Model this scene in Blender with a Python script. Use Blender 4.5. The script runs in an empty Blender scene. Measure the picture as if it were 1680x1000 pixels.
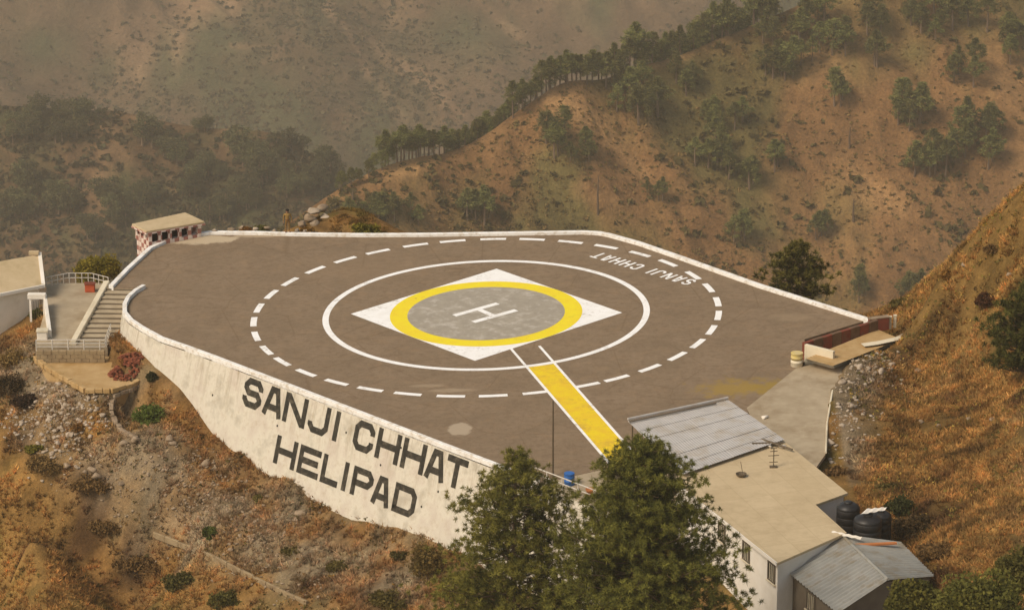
import bpy, bmesh, math, random
import numpy as np
from mathutils import Vector, Matrix
rng = np.random.default_rng(7)
random.seed(7)
sc = bpy.context.scene
COL = sc.collection

# ------------------------------------------------------------------ camera
# Long lens from a hillside 290 m away, 97 m above the deck, looking down 19.5 degrees.
HAZE_DENSITY = 0.000135
FPX = 6500.0
PITCH = math.radians(19.52)
CAM = np.array([1.8948, -272.9411, 97.4041])
cam_d = bpy.data.cameras.new('camera')
cam_d.sensor_width = 36.0
cam_d.lens = FPX / 1680.0 * 36.0
cam_d.clip_start = 1.0
cam_d.clip_end = 20000.0
cam = bpy.data.objects.new('camera', cam_d)
cam.location = CAM
cam.rotation_euler = (math.pi / 2 - PITCH, 0, 0)
COL.objects.link(cam)
sc.camera = cam

# ------------------------------------------------------------------ sky, sun, exposure
SUN_EL, SUN_AZ = 48.0, 234.0          # azimuth clockwise from +Y: light from the left and a little in front of the deck
world = bpy.data.worlds.new('World')
sc.world = world
world.use_nodes = True
nt = world.node_tree
nt.nodes.clear()
sky = nt.nodes.new('ShaderNodeTexSky')
sky.sky_type = 'NISHITA'
sky.sun_disc = False
sky.sun_elevation = math.radians(SUN_EL)
sky.sun_rotation = math.radians(SUN_AZ)
sky.altitude = 1500
sky.air_density = 1.0
sky.dust_density = 7.0
sky.ozone_density = 0.6
warm = nt.nodes.new('ShaderNodeMix')
warm.data_type = 'RGBA'
warm.blend_type = 'MULTIPLY'
warm.inputs['Factor'].default_value = 1.0
warm.inputs['B'].default_value = (1.0, 0.87, 0.66, 1)     # dusty, hazy air
bg = nt.nodes.new('ShaderNodeBackground')
bg.inputs['Strength'].default_value = 0.135
wo = nt.nodes.new('ShaderNodeOutputWorld')
nt.links.new(sky.outputs[0], warm.inputs['A'])
nt.links.new(warm.outputs['Result'], bg.inputs['Color'])
nt.links.new(bg.outputs[0], wo.inputs['Surface'])
sun_d = bpy.data.lights.new('sun', 'SUN')
sun_d.energy = 1.75
sun_d.angle = math.radians(22)
sun_d.color = (1.0, 0.91, 0.76)
sun = bpy.data.objects.new('sun', sun_d)
sdir = Vector((math.sin(math.radians(SUN_AZ)) * math.cos(math.radians(SUN_EL)),
               math.cos(math.radians(SUN_AZ)) * math.cos(math.radians(SUN_EL)), math.sin(math.radians(SUN_EL))))
sun.rotation_euler = sdir.to_track_quat('Z', 'Y').to_euler()
COL.objects.link(sun)
sc.view_settings.view_transform = 'Standard'
sc.view_settings.look = 'None'
sc.view_settings.exposure = 0.43
sc.view_settings.gamma = 1.0
sc.view_settings.use_curve_mapping = False
sc.cycles.use_denoising = True
sc.cycles.max_bounces = 6
sc.cycles.volume_bounces = 1
sc.cycles.volume_max_steps = 64

# ------------------------------------------------------------------ survey helpers (a sight line met with a real plane)
_c, _s = math.cos(PITCH), math.sin(PITCH)
_R = np.array([1.0, 0, 0]); _F = np.array([0, _c, -_s]); _U = np.array([0, _s, _c])
KX = 0.0311                                # the deck drains to the left: 3 % cross fall
def _ray(u, v): return _R * (u - 840) / FPX - _U * (v - 500) / FPX + _F
def at(u, v, z=0.0, kx=0.0):
    d = _ray(u, v)
    return CAM + d * (z + kx * CAM[0] - CAM[2]) / (d[2] - kx * d[0])
def pad(u, v, h=0.0): return at(u, v, h, KX)
def aty(u, v, y):
    d = _ray(u, v)
    return CAM + d * (y - CAM[1]) / d[1]
def img(P):
    q = np.asarray(P, float) - CAM
    Z = q @ _F
    return 840 + FPX * (q @ _R) / Z, 500 - FPX * (q @ _U) / Z
def deck_z(x): return KX * x

# ------------------------------------------------------------------ numpy noise
def _hash(ix, iy, seed):
    h = (ix.astype(np.int64) * 374761393 + iy.astype(np.int64) * 668265263 + seed * 1442695041) & 0xffffffff
    h = ((h ^ (h >> 13)) * 1274126177) & 0xffffffff
    return ((h ^ (h >> 16)) & 0xffff) / 65535.0
def vnoise(x, y, seed=0):
    x = np.asarray(x, float); y = np.asarray(y, float)
    ix = np.floor(x); iy = np.floor(y)
    fx = x - ix; fy = y - iy
    fx = fx * fx * (3 - 2 * fx); fy = fy * fy * (3 - 2 * fy)
    a = _hash(ix, iy, seed); b = _hash(ix + 1, iy, seed); c = _hash(ix, iy + 1, seed); d = _hash(ix + 1, iy + 1, seed)
    return (a * (1 - fx) + b * fx) * (1 - fy) + (c * (1 - fx) + d * fx) * fy
def fbm(x, y, oct=4, seed=0, gain=.5):
    s = 0; a = 1; t = 0
    x = np.asarray(x, float); y = np.asarray(y, float)
    for i in range(oct):
        s = s + a * (vnoise(x, y, seed + i * 17) * 2 - 1); t += a
        ca, sa = .8, .6
        x, y = (x * ca - y * sa) * 2.03 + 11.3, (x * sa + y * ca) * 2.03 + 5.1
        a *= gain
    return s / t
def ridged(x, y, oct=4, seed=0):
    s = 0; a = 1; t = 0
    x = np.asarray(x, float); y = np.asarray(y, float)
    for i in range(oct):
        s = s + a * (1 - np.abs(vnoise(x, y, seed + i * 31) * 2 - 1) * 2); t += a
        x, y = x * 2.07 + 3.7, y * 2.07 + 9.2
        a *= .5
    return s / t
def smooth(e0, e1, x):
    t = np.clip((x - e0) / (e1 - e0), 0, 1)
    return t * t * (3 - 2 * t)
def inpoly(x, y, poly):
    x = np.asarray(x, float); y = np.asarray(y, float)
    r = np.zeros(x.shape, bool)
    n = len(poly)
    for i in range(n):
        x1, y1 = poly[i][0], poly[i][1]; x2, y2 = poly[(i + 1) % n][0], poly[(i + 1) % n][1]
        if y1 == y2: continue
        k = ((y1 > y) != (y2 > y)) & (x < (x2 - x1) * (y - y1) / (y2 - y1) + x1)
        r ^= k
    return r

# ------------------------------------------------------------------ materials
def N(t, typ, **kw):
    n = t.nodes.new(typ)
    for k, v in kw.items(): setattr(n, k, v)
    return n
def mat_base(name):
    m = bpy.data.materials.new(name); m.use_nodes = True
    t = m.node_tree; t.nodes.clear()
    o = N(t, 'ShaderNodeOutputMaterial'); b = N(t, 'ShaderNodeBsdfPrincipled')
    t.links.new(b.outputs[0], o.inputs[0])
    return m, t, b
def noise_node(t, vec, scale, detail=5, rough=.6):
    n = N(t, 'ShaderNodeTexNoise'); n.inputs['Scale'].default_value = scale
    n.inputs['Detail'].default_value = detail; n.inputs['Roughness'].default_value = rough
    t.links.new(vec, n.inputs['Vector']); return n.outputs['Fac']
def ramp(t, fac, stops):
    r = N(t, 'ShaderNodeValToRGB'); e = r.color_ramp.elements
    while len(e) < len(stops): e.new(.5)
    for i, (p, c) in enumerate(stops):
        e[i].position = p; e[i].color = (c[0], c[1], c[2], 1) if not isinstance(c, (int, float)) else (c, c, c, 1)
    t.links.new(fac, r.inputs[0]); return r.outputs[0]
def mix(t, fac, a, b, mode='MIX'):
    n = N(t, 'ShaderNodeMix', data_type='RGBA', blend_type=mode)
    for s, v in ((n.inputs['Factor'], fac), (n.inputs['A'], a), (n.inputs['B'], b)):
        if isinstance(v, (int, float)): s.default_value = v
        elif isinstance(v, tuple): s.default_value = (v[0], v[1], v[2], 1)
        else: t.links.new(v, s)
    return n.outputs['Result']
def mathn(t, op, a, b=None, clamp=False):
    n = N(t, 'ShaderNodeMath', operation=op, use_clamp=clamp)
    for i, v in enumerate((a, b)):
        if v is None: continue
        if isinstance(v, (int, float)): n.inputs[i].default_value = v
        else: t.links.new(v, n.inputs[i])
    return n.outputs[0]
def bump(t, b, h, strength, dist):
    n = N(t, 'ShaderNodeBump'); n.inputs['Strength'].default_value = strength; n.inputs['Distance'].default_value = dist
    t.links.new(h, n.inputs['Height']); t.links.new(n.outputs[0], b.inputs['Normal'])
def pos(t): return N(t, 'ShaderNodeNewGeometry').outputs['Position']
def M(name, c1, c2=None, scale=1.0, rough=.85, bmp=0.0, bscale=None, metal=0.0, spec=.25, lo=.35, hi=.65, grime=None, gscale=.4):
    m, t, b = mat_base(name)
    p = pos(t)
    col = None
    if c2 is not None:
        col = ramp(t, noise_node(t, p, scale), [(lo, c1), (hi, c2)])
        if grime is not None:
            g = ramp(t, noise_node(t, p, gscale, 6, .65), [(.5, 0), (.68, 1)])
            col = mix(t, g, col, grime)
        t.links.new(col, b.inputs['Base Color'])
    else:
        b.inputs['Base Color'].default_value = (*c1, 1)
    b.inputs['Roughness'].default_value = rough; b.inputs['Metallic'].default_value = metal
    b.inputs['Specular IOR Level'].default_value = spec
    if bmp: bump(t, b, noise_node(t, p, bscale or scale * 4), .6, bmp)
    return m
def M_leaf(name, trans=.25, vary=True):
    m, t, b = mat_base(name)
    a = N(t, 'ShaderNodeAttribute', attribute_name='tint')
    b.inputs['Roughness'].default_value = .75; b.inputs['Specular IOR Level'].default_value = .15
    oi = N(t, 'ShaderNodeObjectInfo')
    hv = N(t, 'ShaderNodeHueSaturation')
    t.links.new(a.outputs['Color'], hv.inputs['Color'])
    if vary: t.links.new(mathn(t, 'ADD', mathn(t, 'MULTIPLY', oi.outputs['Random'], .5), .75), hv.inputs['Value'])
    if vary: t.links.new(mathn(t, 'ADD', mathn(t, 'MULTIPLY', oi.outputs['Random'], .03), .485), hv.inputs['Hue'])
    t.links.new(hv.outputs[0], b.inputs['Base Color'])
    tr = N(t, 'ShaderNodeBsdfTranslucent'); t.links.new(hv.outputs[0], tr.inputs['Color'])
    mx = N(t, 'ShaderNodeMixShader'); mx.inputs[0].default_value = trans
    out = [n for n in t.nodes if n.type == 'OUTPUT_MATERIAL'][0]
    t.links.new(b.outputs[0], mx.inputs[1]); t.links.new(tr.outputs[0], mx.inputs[2]); t.links.new(mx.outputs[0], out.inputs[0])
    return m

# ------------------------------------------------------------------ object helpers
ORIGIN = {}
def tag(o, label=None, cat=None, group=None, kind=None):
    if label: o['label'] = label
    if cat: o['category'] = cat
    if group: o['group'] = group
    if kind: o['kind'] = kind
    return o
def thing(name, label, cat, loc=(0, 0, 0), group=None):
    o = bpy.data.objects.new(name, None)
    o.empty_display_size = .3
    o.location = loc
    COL.objects.link(o)
    ORIGIN[o.name] = np.array(loc, float)
    return tag(o, label, cat, group)
def copy_tree(o, loc=None, rz=None, scale=None):
    r = o.copy(); COL.objects.link(r)
    if loc is not None: r.location = loc
    if rz is not None: r.rotation_euler = (0, 0, rz)
    if scale is not None: r.scale = scale if hasattr(scale, '__len__') else (scale,) * 3
    for ch in o.children:
        c = ch.copy(); COL.objects.link(c); c.parent = r
        for g in ch.children:
            d = g.copy(); COL.objects.link(d); d.parent = c
    return r
class MB:
    def __init__(self): self.v = []; self.f = []
    def add(self, vs, fs):
        k = len(self.v)
        self.v += [tuple(float(a) for a in p) for p in vs]
        self.f += [tuple(i + k for i in f) for f in fs]
        return self
    def box(self, c, size, ax=(1, 0, 0), ay=(0, 1, 0), az=(0, 0, 1)):
        c = np.array(c, float); ax, ay, az = (np.array(a, float) for a in (ax, ay, az))
        h = np.array(size, float) / 2
        vs = [c + ax * h[0] * i + ay * h[1] * j + az * h[2] * k for k in (-1, 1) for j in (-1, 1) for i in (-1, 1)]
        return self.add(vs, [(0, 2, 3, 1), (4, 5, 7, 6), (0, 1, 5, 4), (2, 6, 7, 3), (0, 4, 6, 2), (1, 3, 7, 5)])
    def prism(self, top, bot):
        n = len(top)
        return self.add(list(top) + list(bot), [tuple(range(n)), tuple(range(2 * n - 1, n - 1, -1))] +
                        [(i, i + n, (i + 1) % n + n, (i + 1) % n) for i in range(n)])
    def tube(self, path, r, n=8, cap=True):
        path = [np.array(p, float) for p in path]
        rs = r if hasattr(r, '__len__') else [r] * len(path)
        vs = []; fs = []
        for i, p in enumerate(path):
            d = path[min(i + 1, len(path) - 1)] - path[max(i - 1, 0)]
            d = d / (np.linalg.norm(d) + 1e-9)
            a = np.cross(d, [0, 0, 1.0]) if abs(d[2]) < .9 else np.cross(d, [1.0, 0, 0])
            a /= np.linalg.norm(a); b = np.cross(d, a)
            for k in range(n):
                t = 2 * math.pi * k / n
                vs.append(p + (a * math.cos(t) + b * math.sin(t)) * rs[i])
        for i in range(len(path) - 1):
            for k in range(n):
                fs.append((i * n + k, i * n + (k + 1) % n, (i + 1) * n + (k + 1) % n, (i + 1) * n + k))
        if cap:
            fs.append(tuple(range(n))[::-1]); fs.append(tuple(range((len(path) - 1) * n, len(path) * n)))
        return self.add(vs, fs)
    def lathe(self, c, prof, n=20):
        c = np.array(c, float)
        vs = []; fs = []
        for (r, z) in prof:
            for k in range(n):
                t = 2 * math.pi * k / n
                vs.append(c + np.array([r * math.cos(t), r * math.sin(t), z]))
        for i in range(len(prof) - 1):
            for k in range(n):
                fs.append((i * n + k, i * n + (k + 1) % n, (i + 1) * n + (k + 1) % n, (i + 1) * n + k))
        fs.append(tuple(range(n))[::-1]); fs.append(tuple(range((len(prof) - 1) * n, len(prof) * n)))
        return self.add(vs, fs)
    def build(self, name, mat, parent=None, smooth_=False, bevel=0.0):
        v = np.array(self.v, float)
        if parent is not None: v = v - ORIGIN[parent.name]
        me = bpy.data.meshes.new(name)
        me.from_pydata([tuple(p) for p in v], [], self.f)
        bm = bmesh.new(); bm.from_mesh(me)
        bmesh.ops.recalc_face_normals(bm, faces=bm.faces)
        if bevel:
            bmesh.ops.bevel(bm, geom=[e for e in bm.edges if len(e.link_faces) == 2 and e.calc_face_angle(0) > .5],
                            offset=bevel, segments=1, affect='EDGES')
        bm.to_mesh(me); bm.free()
        me.materials.append(mat)
        if smooth_: me.polygons.foreach_set('use_smooth', [True] * len(me.polygons))
        o = bpy.data.objects.new(name, me); COL.objects.link(o)
        if parent is not None:
            o.parent = parent; ORIGIN[o.name] = ORIGIN[parent.name]
        return o
def np_mesh(name, V, F, mat, tint=None, smooth_=False, parent=None):
    me = bpy.data.meshes.new(name)
    V = np.asarray(V, np.float32); F = np.asarray(F, np.int32)
    k = F.shape[1]
    me.vertices.add(len(V)); me.vertices.foreach_set('co', V.ravel())
    me.loops.add(F.size); me.loops.foreach_set('vertex_index', F.ravel())
    me.polygons.add(len(F)); me.polygons.foreach_set('loop_start', np.arange(0, F.size, k, dtype=np.int32))
    me.polygons.foreach_set('loop_total', np.full(len(F), k, np.int32))
    if smooth_: me.polygons.foreach_set('use_smooth', np.ones(len(F), bool))
    me.update(calc_edges=True)
    if tint is not None:
        a = me.color_attributes.new('tint', 'FLOAT_COLOR', 'POINT')
        c = np.ones((len(V), 4), np.float32); c[:, :3] = tint
        a.data.foreach_set('color', c.ravel())
    me.materials.append(mat)
    o = bpy.data.objects.new(name, me); COL.objects.link(o)
    if parent is not None: o.parent = parent; ORIGIN[o.name] = ORIGIN[parent.name]
    return o

def M_paint(name, c1, c2, under=(.24, .16, .085), wear=.63, amount=.75):
    """brushed road paint, thin and chipped in places so that the asphalt shows"""
    m, t, b = mat_base(name); p = pos(t)
    col = ramp(t, noise_node(t, p, 1.2, 4), [(.35, c1), (.7, c2)])
    w = mathn(t, 'ADD', mathn(t, 'MULTIPLY', noise_node(t, p, 3.2, 6, .75), .6), mathn(t, 'MULTIPLY', noise_node(t, p, .45, 3), .4))
    col = mix(t, mathn(t, 'MULTIPLY', ramp(t, w, [(wear - .06, 0), (wear + .06, 1)]), amount), col, under)
    t.links.new(col, b.inputs['Base Color']); b.inputs['Roughness'].default_value = .8; b.inputs['Specular IOR Level'].default_value = .2
    return m
# ------------------------------------------------------------------ colours and materials
mt_concrete = M('concrete', (.33, .26, .17), (.43, .35, .24), 1.2, bmp=.01, bscale=9, grime=(.25, .19, .12))
mt_road = M('road_concrete', (.34, .27, .18), (.42, .34, .235), .8, bmp=.01, bscale=8, grime=(.28, .21, .13), gscale=.5)
mt_white = M_paint('white_paint', (.90, .89, .88), (.82, .80, .77), wear=.60, amount=.6)
mt_kerb = M('kerb_white', (.84, .82, .79), (.66, .60, .52), 1.0, rough=.75, lo=.45, hi=.8, bmp=.02, grime=(.58, .50, .40), gscale=2.2)
mt_yellow = M_paint('yellow_paint', (.82, .68, .02), (.80, .60, .03), wear=.63, amount=.5)
mt_yellow_worn = M_paint('yellow_paint_worn', (.78, .58, .015), (.74, .48, .03), (.52, .33, .05), wear=.56, amount=.7)
mt_disc = M('grey_disc', (.305, .268, .215), (.36, .318, .255), 1.3, rough=.8, grime=(.48, .43, .37), gscale=1.1)
mt_black = M('black_paint', (.022, .020, .016), (.045, .039, .029), 2.2, rough=.7, lo=.4, hi=.75, grime=(.095, .08, .058), gscale=2.5)
mt_cream = M('cream_plaster', (.70, .62, .47), (.60, .52, .38), .6, bmp=.01, bscale=5, grime=(.5, .42, .29))
mt_whitewall = M('whitewash', (.78, .73, .66), (.70, .64, .55), .7, bmp=.01, bscale=5)
mt_roofslab = M('roof_slab', (.48, .365, .215), (.54, .42, .26), .9, bmp=.015, bscale=6, grime=(.44, .335, .19), gscale=.8)
mt_tin = M('tin_sheet', (.43, .405, .385), (.50, .475, .455), .9, rough=.6, metal=.1, spec=.3, grime=(.40, .345, .28), gscale=.7)
mt_tin_old = M('old_tin_sheet', (.265, .26, .235), (.33, .32, .29), .9, rough=.65, metal=.1, spec=.3, grime=(.24, .20, .14), gscale=.7)
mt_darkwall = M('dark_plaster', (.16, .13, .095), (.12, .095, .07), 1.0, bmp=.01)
mt_red = M('red_paint', (.21, .05, .028), (.15, .04, .025), 2.0, grime=(.14, .08, .05), gscale=1.2)
mt_redbright = M('red_cloth', (.50, .10, .04), (.42, .08, .03), 3.0)
mt_brick = M('brick', (.25, .078, .036), (.17, .052, .03), 4, bmp=.01)
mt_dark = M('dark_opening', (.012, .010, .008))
mt_tank = M('black_plastic', (.013, .012, .012), (.02, .018, .018), 2, rough=.45, spec=.4)
mt_steel = M('painted_steel', (.62, .58, .52), (.50, .45, .38), 5, rough=.6)
mt_pole = M('dark_steel', (.10, .075, .045), (.13, .095, .06), 5, rough=.6)
mt_faded = M('faded_yellow_paint', (.62, .48, .16), (.56, .46, .26), 3, rough=.7)
mt_brown = M('brown_paint', (.17, .10, .06), (.13, .075, .045), 2, grime=(.10, .06, .035), gscale=1.5)
mt_tanblock = M('tan_block', (.34, .255, .15), (.27, .195, .11), 1.5, bmp=.01, bscale=8, grime=(.20, .14, .08), gscale=.8)
mt_blue = M('blue_plastic', (.03, .14, .42), (.025, .11, .36), 3, rough=.45)
mt_bark = M('pine_bark', (.10, .065, .04), (.16, .105, .065), 3, bmp=.03, bscale=8)
mt_barkfar = M('pale_bark', (.16, .105, .07), (.21, .14, .09), 2)
mt_rock = M('rock', (.32, .25, .18), (.46, .38, .30), 2.0, bmp=.03, bscale=5, grime=(.22, .16, .10), gscale=1.5)
mt_rockdark = M('weathered_rock', (.24, .17, .11), (.34, .26, .18), 2.0, bmp=.03, bscale=5, grime=(.17, .12, .07), gscale=1.5)
mt_soil = M('packed_earth', (.40, .255, .11), (.48, .33, .16), .8, bmp=.02, bscale=6, grime=(.36, .22, .08), gscale=.7)
mt_orange = M('terracotta', (.50, .18, .06), (.42, .15, .05), 3)
mt_needle = M_leaf('pine_needles', .2)
mt_leaf = M_leaf('leaves', .3)
mt_needle_big = M_leaf('foreground_pine_needles', .2, False)
mt_limewash = M('limewash', (.86, .80, .69), (.80, .73, .61), .7, bmp=.01, bscale=5, grime=(.70, .62, .49))
mt_grass = M_leaf('dry_grass_blades', .3)
# ================================================================== LAYOUT OF THE NEAR HILL
A_ = pad(390, 600, .3); B_ = pad(1000, 833, .3)
WS = (B_ - A_) / np.linalg.norm(B_ - A_)                  # along the lettered wall
WOUT = np.array([WS[1], -WS[0], 0]); WOUT /= np.linalg.norm(WOUT)
if WOUT[1] > 0: WOUT = -WOUT
BAT = .27
RIM_FRONT_PX = [(233, 466), (219, 474), (207, 485), (201, 497), (201, 511), (212, 524), (230, 536), (262, 553.5), (304, 568), (348, 584), (390, 600), (690, 714.6), (1000, 833)]
RIM_BACK_PX = [(178, 466), (205, 438), (243, 403), (268, 391.5), (300, 383), (345, 376.5), (420, 377), (480, 379), (600, 380.5), (700, 380), (800, 378.5),
               (900, 377), (955, 376), (985, 377.5), (1003, 381), (1050, 394), (1120, 418), (1250, 464), (1432, 521)]
RIM_FRONT = [pad(u, v, .3) for u, v in RIM_FRONT_PX]
RIM_BACK = [pad(u, v, .3) for u, v in RIM_BACK_PX]
DECK_PX_RIGHT = [(1432, 522), (1320, 556), (1320, 592), (1306, 604), (1225, 669), (1232, 690), (1140, 727), (1060, 752), (985, 770), (880, 790)]
front_to_apron = [p for p, q in zip(RIM_FRONT, RIM_FRONT_PX) if q[0] < 700] + [pad(880, 787.2, .3)]
deck_poly = [np.array([p[0], p[1]]) for p in RIM_FRONT if p is not RIM_FRONT[-1]] + [pad(880, 787.2, .3)[:2]]
deck_poly += [pad(u, v)[:2] for u, v in DECK_PX_RIGHT[::-1][1:]]
deck_poly += [p[:2] for p in RIM_BACK[::-1][1:]]
apron_poly = [pad(880, 787.2, .3)[:2], B_[:2], pad(1140, 812)[:2], pad(1160, 735)[:2]] + [pad(u, v)[:2] for u, v in [(1140, 727), (1060, 752), (985, 770)]]
ROAD_PX = [(1225, 669), (1306, 604), (1345, 594), (1400, 578), (1470, 552), (1496, 540), (1500, 548), (1480, 566), (1420, 590), (1385, 606), (1366, 640), (1360, 690), (1354, 745),
           (1340, 765), (1290, 760), (1240, 700)]
road_poly = [pad(u, v)[:2] for u, v in ROAD_PX]
TZ = -2.65                                             # terrace at the foot of the stairs
terrace_poly = [at(u, v, TZ)[:2] for u, v in [(58, 566), (176, 566), (190, 548), (205, 520), (185, 464), (76, 464), (76, 500)]]
PZ = -3.55                                             # earth platform below it
platform_poly = [at(u, v, PZ)[:2] for u, v in [(56, 585), (78, 604), (140, 640), (182, 641), (216, 627), (194, 606), (182, 592), (180, 578)]]
ROOF_Z = 2.0
ROOF_PX = [(1104, 787), (1133, 757), (1234, 724), (1284, 721), (1391, 808), (1338, 827), (1389, 873), (1275, 923)]
roof_poly = [at(u, v, ROOF_Z)[:2] for u, v in ROOF_PX]

# ---- control heights of the near hillside
ctrl = []
def cp(P): ctrl.append([float(P[0]), float(P[1]), float(P[2])])
for s, h in ((-12, 1.8), (-8, 2.4), (-4.5, 3.8), (-2, 5.2), (5.5, 6.6), (11, 6.8), (17, 6.95), (23, 6.6), (30, 7.0), (38, 7.4)):
    base = A_ + WS * s + WOUT * (BAT * h) - np.array([0, 0, h])
    cp(base)
    for k, g in ((6, .42), (14, .46), (30, .5), (60, .55)):
        if s < -6: continue
        cp(base + WOUT * k - np.array([0, 0, g * k]))
for s, z in ((-13.5, -2.7), (-12, -2.85), (-10, -3.1), (-8, -3.25)):
    q = A_ + WS * s + WOUT * 1.7; cp((q[0], q[1], z))
for u, v, z in [(100, 540, -3.0), (120, 480, -3.0), (80, 500, -3.2), (160, 500, -3.1), (150, 615, -4.0), (100, 600, -4.1), (140, 649, -3.95), (183, 650, -3.95), (100, 630, -4.0), (58, 600, -4.0), (235, 640, -3.9), (130, 690, -5.3), (190, 690, -5.4), (50, 650, -5.4),
                (20, 600, -5.0), (0, 555, -4.8), (-60, 560, -6), (205, 690, -6.0), (60, 700, -6.6), (0, 720, -7.2), (0, 850, -11.2), (0, 1000, -16.2), (200, 850, -10.4), (250, 1000, -15.3),
                (-150, 900, -15), (100, 930, -13.4)]:
    cp(at(u, v, z))
for p in [(-48, 10, -5.5), (-62, 10, -13), (-40, 26, -9), (-33, 20, -6.5), (-50, 40, -22), (-34, 14, -4.6), (-29, 15, -4.2),
          (-17, 20.5, -1.3), (-14.5, 20.5, -1.1), (-11.5, 21.5, -.9), (-12.4, 24, -.5), (-11, 25, -.35), (-20, 19.5, -.9), (-12, 27.5, -2.6), (-18, 25, -3.5), (-24, 18, -2.6), (-14, 34, -12), (-25, 30, -13), (-3, 22.5, -2.6), (6, 22.5, -3.2),
          (-3, 32, -11), (8, 32, -12), (0, 50, -28), (30, 45, -24), (-30, 55, -30), (18, 16, -4.2), (22, 11, -3.6), (28, 6, -3.2), (25, 18, -8), (34, 3, -1.2), (38, 14, -6), (60, 30, -8), (60, 60, -30), (0, 85, -60), (60, 85, -60), (-60, 85, -62)]:
    cp(p)
for u, v, dz in [(1300, 640, -.4), (1350, 600, -.4), (1430, 572, -.3), (1330, 720, -.5), (1480, 552, -.2), (1375, 650, .25), (1390, 610, .2), (1372, 700, .2), (1440, 592, .5), (1400, 545, -.8)]:
    cp(pad(u, v, dz))
for u, v, y in [(1500, 541, -6.5), (1513, 526, -7), (1524, 488, -7.5), (1546, 440, -8), (1591, 401, -9), (1636, 360, -9.7), (1680, 325, -10.5), (1500, 600, -13), (1560, 560, -13.5), (1620, 520, -15), (1600, 620, -19), (1680, 600, -22), (1430, 650, -18.5), (1500, 690, -25),
                (1600, 750, -33), (1680, 780, -38), (1500, 770, -32.2), (1420, 760, -30), (1560, 880, -45), (1680, 930, -51), (1470, 830, -38.5), (1780, 300, -13), (1900, 500, -30)]:
    cp(aty(u, v, y))
for u, v, y, d in [(1526, 485, -7.6, 2.8), (1595, 400, -9, 3.6), (1680, 325, -10.5, 4.4)]:
    P = aty(u, v, y); cp((P[0] + 1, P[1] + 9, P[2] - d)); cp((P[0] + 3, P[1] + 24, P[2] - d - 9))
for p in [(16, -42, -1.4), (15, -35, -1.0), (20, -49, -1.8), (24, -52, -2.4), (22, -58, -3.6), (30, -60, -2.6), (42, -68, -3), (26, -44, -.9), (12, -47, -6.2), (10, -58, -9.6), (2, -57, -12.2), (16, -64, -8.0),
          (0, -78, -22), (20, -84, -17), (40, -84, -9), (-30, -80, -34), (-60, -60, -40), (70, -90, -5), (75, -20, 16), (75, 20, 2)]:
    cp(p)
for x in range(-20, 22, 8):
    for y in range(-22, 16, 8):
        if inpoly(np.array([x]), np.array([y]), deck_poly)[0]: cp((x, y, deck_z(x) - 2.6))
ctrl = np.array(ctrl)
def _tps(r2): return np.where(r2 > 1e-9, r2 * np.log(np.maximum(r2, 1e-9)), 0.0)
def _solve():
    n = len(ctrl); X = ctrl[:, :2] / 40.0
    d2 = ((X[:, None] - X[None]) ** 2).sum(-1)
    K = _tps(d2) + np.eye(n) * 3e-4
    P = np.hstack([np.ones((n, 1)), X])
    Lm = np.zeros((n + 3, n + 3)); Lm[:n, :n] = K; Lm[:n, n:] = P; Lm[n:, :n] = P.T
    return np.linalg.solve(Lm, np.concatenate([ctrl[:, 2], np.zeros(3)]))
_w = _solve()
def dist_poly(x, y, poly):
    d = np.full(x.shape, 1e9)
    for i in range(len(poly)):
        a = np.array(poly[i][:2]); b = np.array(poly[(i + 1) % len(poly)][:2]); ab = b - a
        t = np.clip(((x - a[0]) * ab[0] + (y - a[1]) * ab[1]) / (ab @ ab + 1e-12), 0, 1)
        d = np.minimum(d, np.hypot(x - a[0] - t * ab[0], y - a[1] - t * ab[1]))
    return d
def hill_raw(x, y):
    X = np.stack([x, y], -1) / 40.0
    z = np.full(x.shape, 0.0) + _w[-3] + X[..., 0] * _w[-2] + X[..., 1] * _w[-1]
    C = ctrl[:, :2] / 40.0
    for i in range(len(C)):
        z += _w[i] * _tps((X[..., 0] - C[i, 0]) ** 2 + (X[..., 1] - C[i, 1]) ** 2)
    return z
LIM = (-72, 78, -92, 88)
def hill(x, y):
    x = np.asarray(x, float); y = np.asarray(y, float)
    xc = np.clip(x, LIM[0], LIM[1]); yc = np.clip(y, LIM[2], LIM[3])
    z = hill_raw(xc, yc)
    dist = np.hypot(x - xc, y - yc)
    out = fbm(x / 7.0, y / 7.0, 4, 3) * .55 + fbm(x / 1.7, y / 1.7, 3, 9) * .2
    flat = np.ones(x.shape)
    for poly, m in ((deck_poly, 1.5), (road_poly, 1.2), (terrace_poly, 1.0), (platform_poly, 1.0), (roof_poly, 1.0)):
        ins = inpoly(x, y, poly); dp = dist_poly(x, y, poly)
        flat = np.minimum(flat, np.where(ins, 0, smooth(0, m, dp) * .9 + .1))
    z = z + out * flat - .75 * dist + fbm(x / 60.0, y / 60.0, 4, 5) * np.minimum(dist, 80) * .25
    z = np.where(inpoly(x, y, deck_poly) | inpoly(x, y, apron_poly), np.minimum(z, deck_z(x) - np.where((x < -14) & (y < 10) & (dist_poly(x, y, deck_poly) > .9), 6.0, .5)), z)
    z = np.where(inpoly(x, y, road_poly), np.minimum(z, deck_z(x) - .10), z)
    z = np.where(inpoly(x, y, terrace_poly), np.minimum(z, TZ - .2), z)
    z = np.where(inpoly(x, y, platform_poly), np.minimum(z, PZ - .25), z)
    z = np.where(inpoly(x, y, roof_poly), np.minimum(z, -.9), z)
    return z
def gz(x, y): return float(hill(np.array([x]), np.array([y]))[0])

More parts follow.
